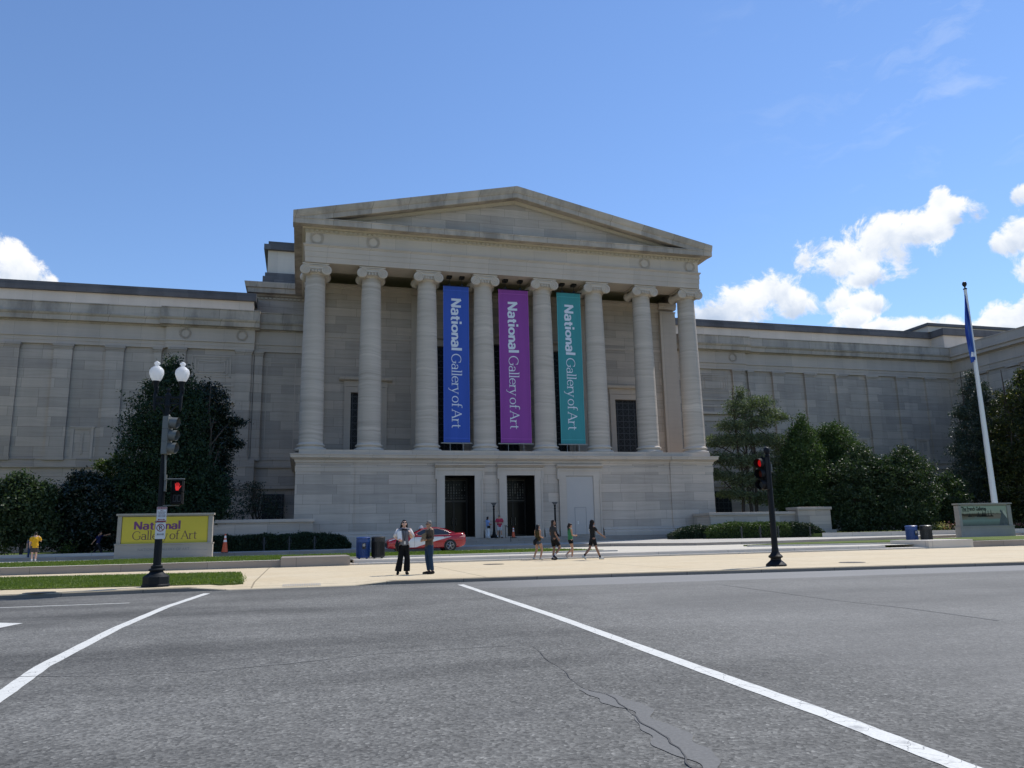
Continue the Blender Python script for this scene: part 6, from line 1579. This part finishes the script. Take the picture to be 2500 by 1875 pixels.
LF = dict(
 conifer=leafmat('dark_conifer_leaf', (.007,.022,.011), (.028,.062,.024), .6, .3, .12),
 holly=leafmat('dark_holly_leaf', (.005,.013,.009), (.016,.034,.018), .35, .5, .10),
 magnolia=leafmat('glossy_magnolia_leaf', (.018,.036,.015), (.075,.11,.045), .5, .3, .2),
 magnolia_y=leafmat('yellowing_magnolia_leaf', (.014,.024,.008), (.085,.10,.025), .48, .35, .28, (.16,.13,.03)),
 pine=leafmat('grey_green_pine_needle', (.06,.08,.045), (.18,.215,.12), .6, .3, .25),
 cypress=leafmat('mid_green_cypress_leaf', (.024,.050,.014), (.105,.155,.048), .6, .3, .22),
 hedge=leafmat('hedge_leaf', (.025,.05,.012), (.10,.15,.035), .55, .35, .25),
 shadedhedge=leafmat('shaded_hedge_leaf', (.010,.024,.010), (.03,.055,.02), .55, .35, .2),  # hedge leaf again, with the shade put into a darker green
 lime=leafmat('yellow_green_leaf', (.03,.055,.012), (.11,.15,.035), .5, .4, .35),
 spruce=leafmat('blue_green_spruce_needle', (.022,.038,.028), (.08,.105,.075), .5, .4, .12))
def leaves(C, size, mat, name, parent, aspect=.5, droop=0., up=None):
    """one mesh of small pointed leaves at the points C (world)"""
    n = len(C); off = np.array(root_loc(parent))
    a = rng.normal(size=(n,3)); a /= np.linalg.norm(a, axis=1)[:,None]
    if droop: a[:,2] -= droop; a /= np.linalg.norm(a, axis=1)[:,None]
    b = rng.normal(size=(n,3)); b -= a*(a*b).sum(1)[:,None]; b /= np.linalg.norm(b, axis=1)[:,None]
    if up is not None:                                   # blades lie flatter
        nrm = np.cross(a, b); 
    s = size*(.65+.7*rng.random(n))[:,None]
    c3 = np.cross(a, b)
    P = np.stack([C-a*s*.5, C+b*s*aspect*.5+c3*s*.06, C+a*s*.5-c3*s*.1, C-b*s*aspect*.5+c3*s*.06], 1).reshape(-1,3)-off
    me = bpy.data.meshes.new(name); me.vertices.add(4*n); me.loops.add(4*n); me.polygons.add(n)
    me.vertices.foreach_set('co', P.astype(np.float32).ravel())
    me.loops.foreach_set('vertex_index', np.arange(4*n, dtype=np.int32))
    me.polygons.foreach_set('loop_start', np.arange(0,4*n,4, dtype=np.int32)); me.polygons.foreach_set('loop_total', np.full(n,4,dtype=np.int32))
    me.materials.append(mat); me.update(calc_edges=True)
    o = bpy.data.objects.new(name, me); COL.objects.link(o); o.parent = parent
    return o
def blob_points(blobs, nt, per, tw, hollow=.45, flat=.7):
    """leaf sprays: twig centres through ellipsoids, thicker near the outside; leaves round each twig"""
    vol = np.array([b[1][0]*b[1][1]*b[1][2] for b in blobs])**.62; vol /= vol.sum()
    out = []
    for (c, r), w in zip(blobs, vol):
        k = max(4, int(nt*w)); d = rng.normal(size=(k,3)); d /= np.linalg.norm(d, axis=1)[:,None]
        rad = hollow+(1-hollow)*rng.random(k)**.55
        rad *= 1+.13*rng.normal(size=k)
        tc = np.array(c)+d*rad[:,None]*np.array(r)
        m = rng.integers(int(per*.5), int(per*1.5)+1, k)
        q = np.repeat(tc, m, 0)+rng.normal(size=(m.sum(),3))*tw*np.array([1,1,flat])
        out.append(q)
    return np.concatenate(out)
def pxblobs(L, Y, dk=.85):
    out = []
    for e in L:
        x, y, rx, ry = e[:4]; YY = Y+(e[4] if len(e) > 4 else 0)
        c = at(x, y, YY); ex = abs(at(x+rx, y, YY).x-c.x); ez = abs(at(x, y-ry, YY).z-c.z)
        out.append(((c.x, c.y, c.z), (ex, ex*dk, ez)))
    return out
def tree(name, label, cat, px, Y, nt, per, size, tw, mat, base=None, zb=.5, trunks=None, aspect=.5, hollow=.45, flat=.7, droop=0., group=None, tr=.16, limbs=9, zmin=None):
    bl = pxblobs(px, Y)
    bx_ = base if base is not None else bl[0][0][0]
    root = empty(name, (bx_, Y, zb), 0, label, cat, group)
    C = blob_points(bl, nt, per, tw, hollow, flat); C = C[C[:,2] > (zb+.05 if zmin is None else zmin)]
    leaves(C, size, mat, 'crown', root, aspect, droop)
    tb = MB(); r = random.Random(int(abs(bx_)*7)+3)
    top = max(c[2]+e[2]*.6 for c, e in bl)
    for k_, (dx, lean) in enumerate(trunks or [(0,0)]):
        P = [V((bx_+dx, Y, zb-.2))]; n = 7
        for i in range(1, n+1): P.append(V((bx_+dx+lean*i/n+.12*r.uniform(-1,1), Y+.15*r.uniform(-1,1), zb+(top-zb)*i/n)))
        tb.tube(P, [tr*(1-.85*i/n) for i in range(n+1)], 8)
        for j in range(limbs):
            u = .22+.7*(j+r.random()*.5)/limbs; i = min(n-1, int(u*n)); p = P[i].lerp(P[i+1], u*n-i)
            c, e = bl[r.randrange(len(bl))]; q = V(c)+V((e[0]*r.uniform(-.8,.8), e[1]*r.uniform(-.8,.8), e[2]*r.uniform(-.5,.7)))
            if (q-p).length > 6: q = p+(q-p).normalized()*4
            m_ = p.lerp(q, .5)+V((.2*r.uniform(-1,1), .2*r.uniform(-1,1), .25))
            tb.tube([p, m_, q], [tr*(1-.8*u)*.6, tr*.3, tr*.1], 6)
    tb.build('trunk', M['bark'], root, smooth=True)
    return root
# left side
tree('conifer_tree', 'large dark conifer with a pale leafy tip behind the twin globe lamp', 'tree',
     [(425,905,28,32),(420,960,66,62),(412,1030,98,85),(400,1110,112,90),(405,1190,128,90),(415,1255,135,60),(345,1230,62,80),(495,1225,60,80)], 57., 5600, 13, .19, .24, LF['conifer'], base=at(412,1300,57).x, zb=.52, flat=.8, tr=.26, hollow=.55)
tree('evergreen_tree', 'dark spreading evergreen with feathery right hand branches beside the big conifer', 'tree',
     [(505,990,52,55,2),(525,1060,48,60,2),(545,1050,30,22,2),(520,1130,46,66,2),(505,1200,58,70,2),(575,1030,26,7,2),(570,1085,22,9,2)], 58., 2600, 12, .19, .2, LF['holly'], base=at(505,1300,60).x, zb=.52, tr=.2, hollow=.4)
tree('lime_shrub', 'yellow green leafy shrub peeping above the dark bush on the left', 'shrub',
     [(275,1150,36,32),(305,1175,30,34),(240,1135,12,8),(300,1120,20,16)], 59.5, 200, 15, .20, .16, LF['lime'], base=at(285,1300,59.5).x, zb=.52, tr=.08)
tree('holly_bush', 'broad near black holly bush left of the yellow sign, behind the striding man', 'bush',
     [(215,1210,66,48),(165,1250,50,60),(245,1265,74,66),(180,1310,62,44),(285,1300,50,44),(205,1175,34,22)], 56., 3200, 13, .19, .18, LF['holly'], base=at(220,1300,56).x, zb=.52, tr=.12, zmin=.56)
tree('magnolia_bush', 'glossy leaved magnolia bush glinting in the sun at the far left edge', 'bush',
     [(45,1195,42,40),(95,1215,42,38),(62,1240,66,54),(25,1280,60,60),(100,1290,48,48),(-20,1240,50,60)], 54.8, 2700, 11, .23, .18, LF['magnolia'], base=at(55,1300,54.8).x, zb=.52, aspect=.45, tr=.10, zmin=.54)
tree('dogwood_shrub', 'thin grey green shrub with layered branches against the podium side', 'shrub',
     [(610,1205,48,24),(640,1235,55,24),(590,1245,42,24),(665,1250,30,18),(620,1185,22,14)], 62.5, 300, 9, .16, .28, LF['spruce'], base=at(625,1290,62.5).x, zb=.6, flat=.35, tr=.09, hollow=.2, trunks=[(0,.3),(.2,-.6)])
# right side
tree('pine_tree', 'airy grey green pine with bare forked limbs beside the right end of the portico', 'tree',
     [(1808,962,12,22),(1802,1000,34,28),(1850,985,34,20),(1880,1010,26,16),(1790,1040,42,18),(1850,1030,40,20),(1905,1020,20,12),(1760,1075,36,16),(1815,1075,50,22),(1880,1075,42,20),(1910,1100,24,16),(1750,1120,30,16),(1800,1125,46,20),(1865,1125,46,22),(1760,1160,34,14),(1820,1170,50,20),(1880,1175,40,22),(1790,1205,40,14),(1860,1215,46,18),(1740,1085,14,7),(1735,1150,14,7)], 60.5, 3600, 12, .16, .22, LF['pine'], base=at(1836,1280,60.5).x, zb=.75, flat=.4, tr=.17, hollow=.15, trunks=[(-.5,-.5),(.4,.6),(0,.1)], limbs=10)
tree('cypress_tree', 'dense cone shaped green cypress with a wispy tip right of the iron signal post', 'tree',
     [(1955,1030,8,20),(1956,1065,26,30),(1957,1110,45,46),(1958,1165,57,52),(1955,1215,62,44)], 59., 3200, 14, .17, .2, LF['cypress'], base=at(1957,1290,59).x, zb=.75, flat=.8, tr=.18, hollow=.6)
tree('cypress_tree', 'rounded green cypress between the cone shaped one and the glossy bushes', 'tree',
     [(2030,1060,34,24),(2040,1090,48,40),(2035,1140,54,52),(2030,1200,54,48),(2065,1120,32,36)], 60., 2900, 14, .17, .2, LF['cypress'], base=at(2035,1290,60).x, zb=.75, flat=.8, tr=.18, hollow=.55)
tree('magnolia_bush', 'glossy magnolia bush at the terrace pier with a knobbly silvery top', 'bush',
     [(2098,1110,26,26),(2085,1160,50,44),(2120,1150,40,36),(2075,1220,55,50),(2130,1215,48,48),(2065,1270,52,36),(2120,1272,52,34)], 56.5, 2700, 11, .21, .17, LF['magnolia'], base=at(2095,1290,56.5).x, zb=.75, aspect=.45, tr=.12)
tree('magnolia_bush', 'widest glossy magnolia bush behind the pair of bins on the right', 'bush',
     [(2205,1118,30,26),(2165,1150,44,36),(2235,1150,40,34),(2190,1190,64,50),(2250,1215,38,56),(2185,1250,66,44),(2245,1272,36,34)], 56., 3000, 11, .21, .17, LF['magnolia'], base=at(2205,1290,56).x, zb=.75, aspect=.45, tr=.12)
tree('magnolia_bush', 'small round glossy bush left of the poster sign', 'bush',
     [(2315,1182,30,24),(2312,1215,40,34),(2320,1250,42,32),(2300,1272,36,24)], 57., 1300, 11, .21, .17, LF['magnolia'], base=at(2315,1290,57).x, zb=.75, aspect=.45, tr=.10)
tree('spruce_tree', 'narrow blue green spruce with stubby side branches behind the flagpole', 'tree',
     [(2370,925,10,24),(2375,960,24,30),(2400,960,14,30),(2370,1005,32,24),(2410,1000,26,22),(2340,1010,14,7),(2430,985,16,10),(2375,1050,40,30),(2420,1045,30,24),(2450,970,10,6),(2375,1100,44,36),(2425,1095,34,34),(2350,1085,12,8),(2375,1150,42,36),(2420,1150,36,36),(2390,1200,40,24)], 60., 3400, 12, .18, .2, LF['spruce'], base=at(2392,1290,60).x, zb=.75, flat=.6, tr=.17, hollow=.4)
tree('magnolia_tree', 'tall yellowing magnolia tree cut by the right edge of the picture', 'tree',
     [(2510,920,26,22),(2485,985,44,38),(2530,960,60,50),(2470,1050,46,46),(2520,1060,70,60),(2460,1120,50,44),(2520,1140,70,60),(2470,1190,52,44),(2530,1220,70,60),(2480,1260,50,34)], 57., 3600, 12, .23, .18, LF['magnolia_y'], base=at(2500,1290,57).x, zb=.75, aspect=.45, tr=.22)
tree('camellia_bush', 'dark low bush between the flagpole and the right edge', 'bush',
     [(2440,1245,40,34),(2490,1275,50,26),(2395,1270,26,24)], 62., 500, 13, .2, .16, LF['holly'], base=at(2440,1290,62).x, zb=.75, tr=.09)
# clipped hedges: one thing each, leaves over a solid heart
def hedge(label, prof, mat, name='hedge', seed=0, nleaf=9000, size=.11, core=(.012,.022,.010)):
    """prof: list of (x, y0, y1, z0, z1) stations"""
    xs = [p[0] for p in prof]
    root = empty(name, (sum(xs)/len(xs), prof[0][1], prof[0][3]), 0, label, 'hedge', 'clipped hedges by the terrace walls')
    mb = MB(); vs = []
    for (x, y0, y1, z0, z1) in prof:
        h = z1-z0; i = .10; vs += [(x,y0+i,z0),(x,y0+i+.05,z0+h*.7),(x,y0+.35,z1-i),(x,y1-.35,z1-i),(x,y1-i,z0+h*.7),(x,y1-i,z0)]
    n = 6; mb.add(vs, [(k_*n+j,k_*n+(j+1)%n,(k_+1)*n+(j+1)%n,(k_+1)*n+j) for k_ in range(len(prof)-1) for j in range(n)]+[tuple(range(n)),tuple((len(prof)-1)*n+j for j in range(n))])
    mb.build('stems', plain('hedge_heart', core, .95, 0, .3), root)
    X = rng.uniform(xs[0], xs[-1], nleaf); A = np.array(prof)
    y0, y1, z0, z1 = [np.interp(X, A[:,0], A[:,k_]) for k_ in (1,2,3,4)]
    u = rng.random(nleaf); wave = .06*np.sin(X*2.3+seed)+.04*np.sin(X*5.1)
    # arc over the section: front face, top, back
    Yp = np.where(u < .55, y0+.12*rng.random(nleaf), y0+(y1-y0)*((u-.55)/.45)); 
    Zp = np.where(u < .55, z0+(z1-z0)*rng.random(nleaf)**.9, z1-.05+wave)
    rnd = np.clip((Zp-(z0+(z1-z0)*.65))/((z1-z0)*.35), 0, 1); Yp = np.where(u < .55, Yp+rnd**2*.35, Yp)
    Zp = np.where(u >= .55, Zp-.22*np.clip(1-(Yp-y0)/.5, 0, 1)**2-.18*np.clip(1-(y1-Yp)/.5,0,1)**2, Zp)
    C = np.stack([X, Yp, Zp], 1)+rng.normal(size=(nleaf,3))*.05
    leaves(C, size, mat, 'foliage', root, .55)
    return root
hedge('long dark clipped hedge in the shade between the yellow sign and the bins', [(-7.5,54.2,55.6,.42,1.35),(-5,54.2,55.6,.42,1.42),(-2,54.1,55.7,.42,1.46),(1.3,54.0,55.7,.42,1.5),(2.2,54.0,55.7,.42,1.44),(2.9,54.1,55.6,.42,1.15),(3.35,54.3,55.4,.42,.75)], LF['shadedhedge'], seed=1, nleaf=14000)
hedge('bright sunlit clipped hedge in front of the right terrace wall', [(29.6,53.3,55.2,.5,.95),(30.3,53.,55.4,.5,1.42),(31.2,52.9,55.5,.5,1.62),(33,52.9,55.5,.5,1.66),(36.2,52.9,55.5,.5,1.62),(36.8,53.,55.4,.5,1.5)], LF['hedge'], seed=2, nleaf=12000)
hedge('dark hedge end poking out left of the sunlit one by the podium', [(27.4,54.2,55.6,.46,.9),(28.2,54.,55.8,.46,1.35),(29.6,53.9,55.8,.46,1.5),(30.6,54.,55.8,.46,1.4)], LF['shadedhedge'], seed=3, nleaf=4000)
hedge('dark hedge right of the iron signal post along the terrace wall', [(36.6,53.,55.2,.55,1.5),(37.5,52.9,55.2,.55,1.6),(38.6,52.8,55.2,.55,1.5),(39.4,52.9,55.1,.55,1.1),(39.8,53.1,55.,.55,.85)], LF['shadedhedge'], seed=4, nleaf=4500)
# flowers by the poster sign, one clump each
FLM = [leafmat('cream_flower', (.45,.40,.22), (.60,.55,.35), .6, .3, .3), leafmat('pink_flower', (.40,.14,.17), (.55,.30,.30), .6, .3, .3), leafmat('red_leaf', (.13,.025,.03), (.22,.05,.05), .5, .4, .2)]
for i, (px_, py_, m_, lab) in enumerate(((2285,1300,0,'cream yellow flower clump in the bed right of the bins'),(2297,1306,0,'low cream flower clump beside the path edging right of the bins'),(2312,1303,1,'pink flower clump left of the poster sign'),(2325,1290,2,'dark red leafy clump left of the poster sign'),(2487,1295,1,'pink flower clump right of the poster sign'))):
    v_ = at(px_, py_, 54.5); root = empty('flower_clump', (v_.x, 54.5, .74), 0, lab, 'flowers', 'flower clumps in the right hand bed')
    n = 260; C = np.array([v_.x, 54.5, .95])+rng.normal(size=(n,3))*np.array([.35,.3,.16])
    leaves(C[:170], .09, LF['hedge'], 'leaves', root); leaves(C[170:]+np.array([0,-.05,.12]), .09, FLM[m_], 'blossom', root, .9)
for i, (px_, py_, lab) in enumerate(((12,1340,'small bright green plant under the bush at the far left edge'),(167,1334,'small bright green plant in the shade left of the striding man'))):
    v_ = at(px_, py_, 54.0); root = empty('bedding_plant', (v_.x, 54.0, .52), 0, lab, 'plant', 'bedding plants on the left')
    C = np.array([v_.x, 54.0, .85])+rng.normal(size=(220,3))*np.array([.25,.2,.22]); leaves(C, .12, LF['lime'], 'leaves', root)
    MB().tube([(v_.x,54.,.5),(v_.x+.03,54.,.9)], .02, 5).build('stem', M['bark'], root)
# grass blades on the sunny lawns
M['blade'] = leafmat('grass_blade', (.07,.115,.018), (.20,.24,.06), .5, .3, .35)
def blades(name, pts, n, z, h):
    poly = np.array(pts); out = []
    x0, y0 = poly.min(0); x1, y1 = poly.max(0)
    while sum(len(o) for o in out) < n:
        q = np.stack([rng.uniform(x0,x1,n), rng.uniform(y0,y1,n)], 1); ins = np.zeros(n, bool); j = len(poly)-1
        for i in range(len(poly)):
            a, b = poly[i], poly[j]; c = ((a[1] > q[:,1]) != (b[1] > q[:,1])) & (q[:,0] < (b[0]-a[0])*(q[:,1]-a[1])/(b[1]-a[1]+1e-12)+a[0]); ins ^= c; j = i
        out.append(q[ins])
    q = np.concatenate(out)[:n]+rng.normal(size=(n,2))*.055
    C = np.concatenate([q, np.full((n,1), z)], 1); hh = h*(.5+rng.random(n)); a = rng.uniform(0,2*PI,n); w = .006+.010*rng.random(n)
    dx = np.stack([np.cos(a)*w, np.sin(a)*w, np.zeros(n)], 1); ln = rng.normal(size=(n,3))*.03; ln[:,2] = hh
    P = np.stack([C-dx, C+dx, C+ln], 1).reshape(-1,3)
    me = bpy.data.meshes.new(name); me.vertices.add(3*n); me.loops.add(3*n); me.polygons.add(n)
    me.vertices.foreach_set('co', P.astype(np.float32).ravel()); me.loops.foreach_set('vertex_index', np.arange(3*n, dtype=np.int32))
    me.polygons.foreach_set('loop_start', np.arange(0,3*n,3, dtype=np.int32)); me.polygons.foreach_set('loop_total', np.full(n,3,dtype=np.int32))
    me.materials.append(M['blade']); me.update(calc_edges=True)
    o = bpy.data.objects.new(name, me); COL.objects.link(o); tag(o, kind='stuff')
blades('grass', [(max(-13,p[0]), p[1]) for p in STRIP], 60000, .024, .05)
blades('grass', [(-22,35.3),(XL-2.3,35.3),(XL-.2,37.7),(12.4,37.7),(14.6,38.3),(13.9,44.1),(3,45.0),(-8,44.7),(-14,43.4),(-22,43.2)], 70000, .284, .06)
# ---------------------------------------------------------------- render settings
SC.view_settings.view_transform = 'Standard'; SC.view_settings.look = 'None'
SC.view_settings.exposure = .12; SC.view_settings.gamma = 1
cy = SC.cycles
cy.max_bounces = 6; cy.diffuse_bounces = 3; cy.glossy_bounces = 3; cy.transmission_bounces = 4; cy.transparent_max_bounces = 6
cy.use_denoising = True; cy.caustics_reflective = False; cy.caustics_refractive = False
cy.sample_clamp_indirect = 6
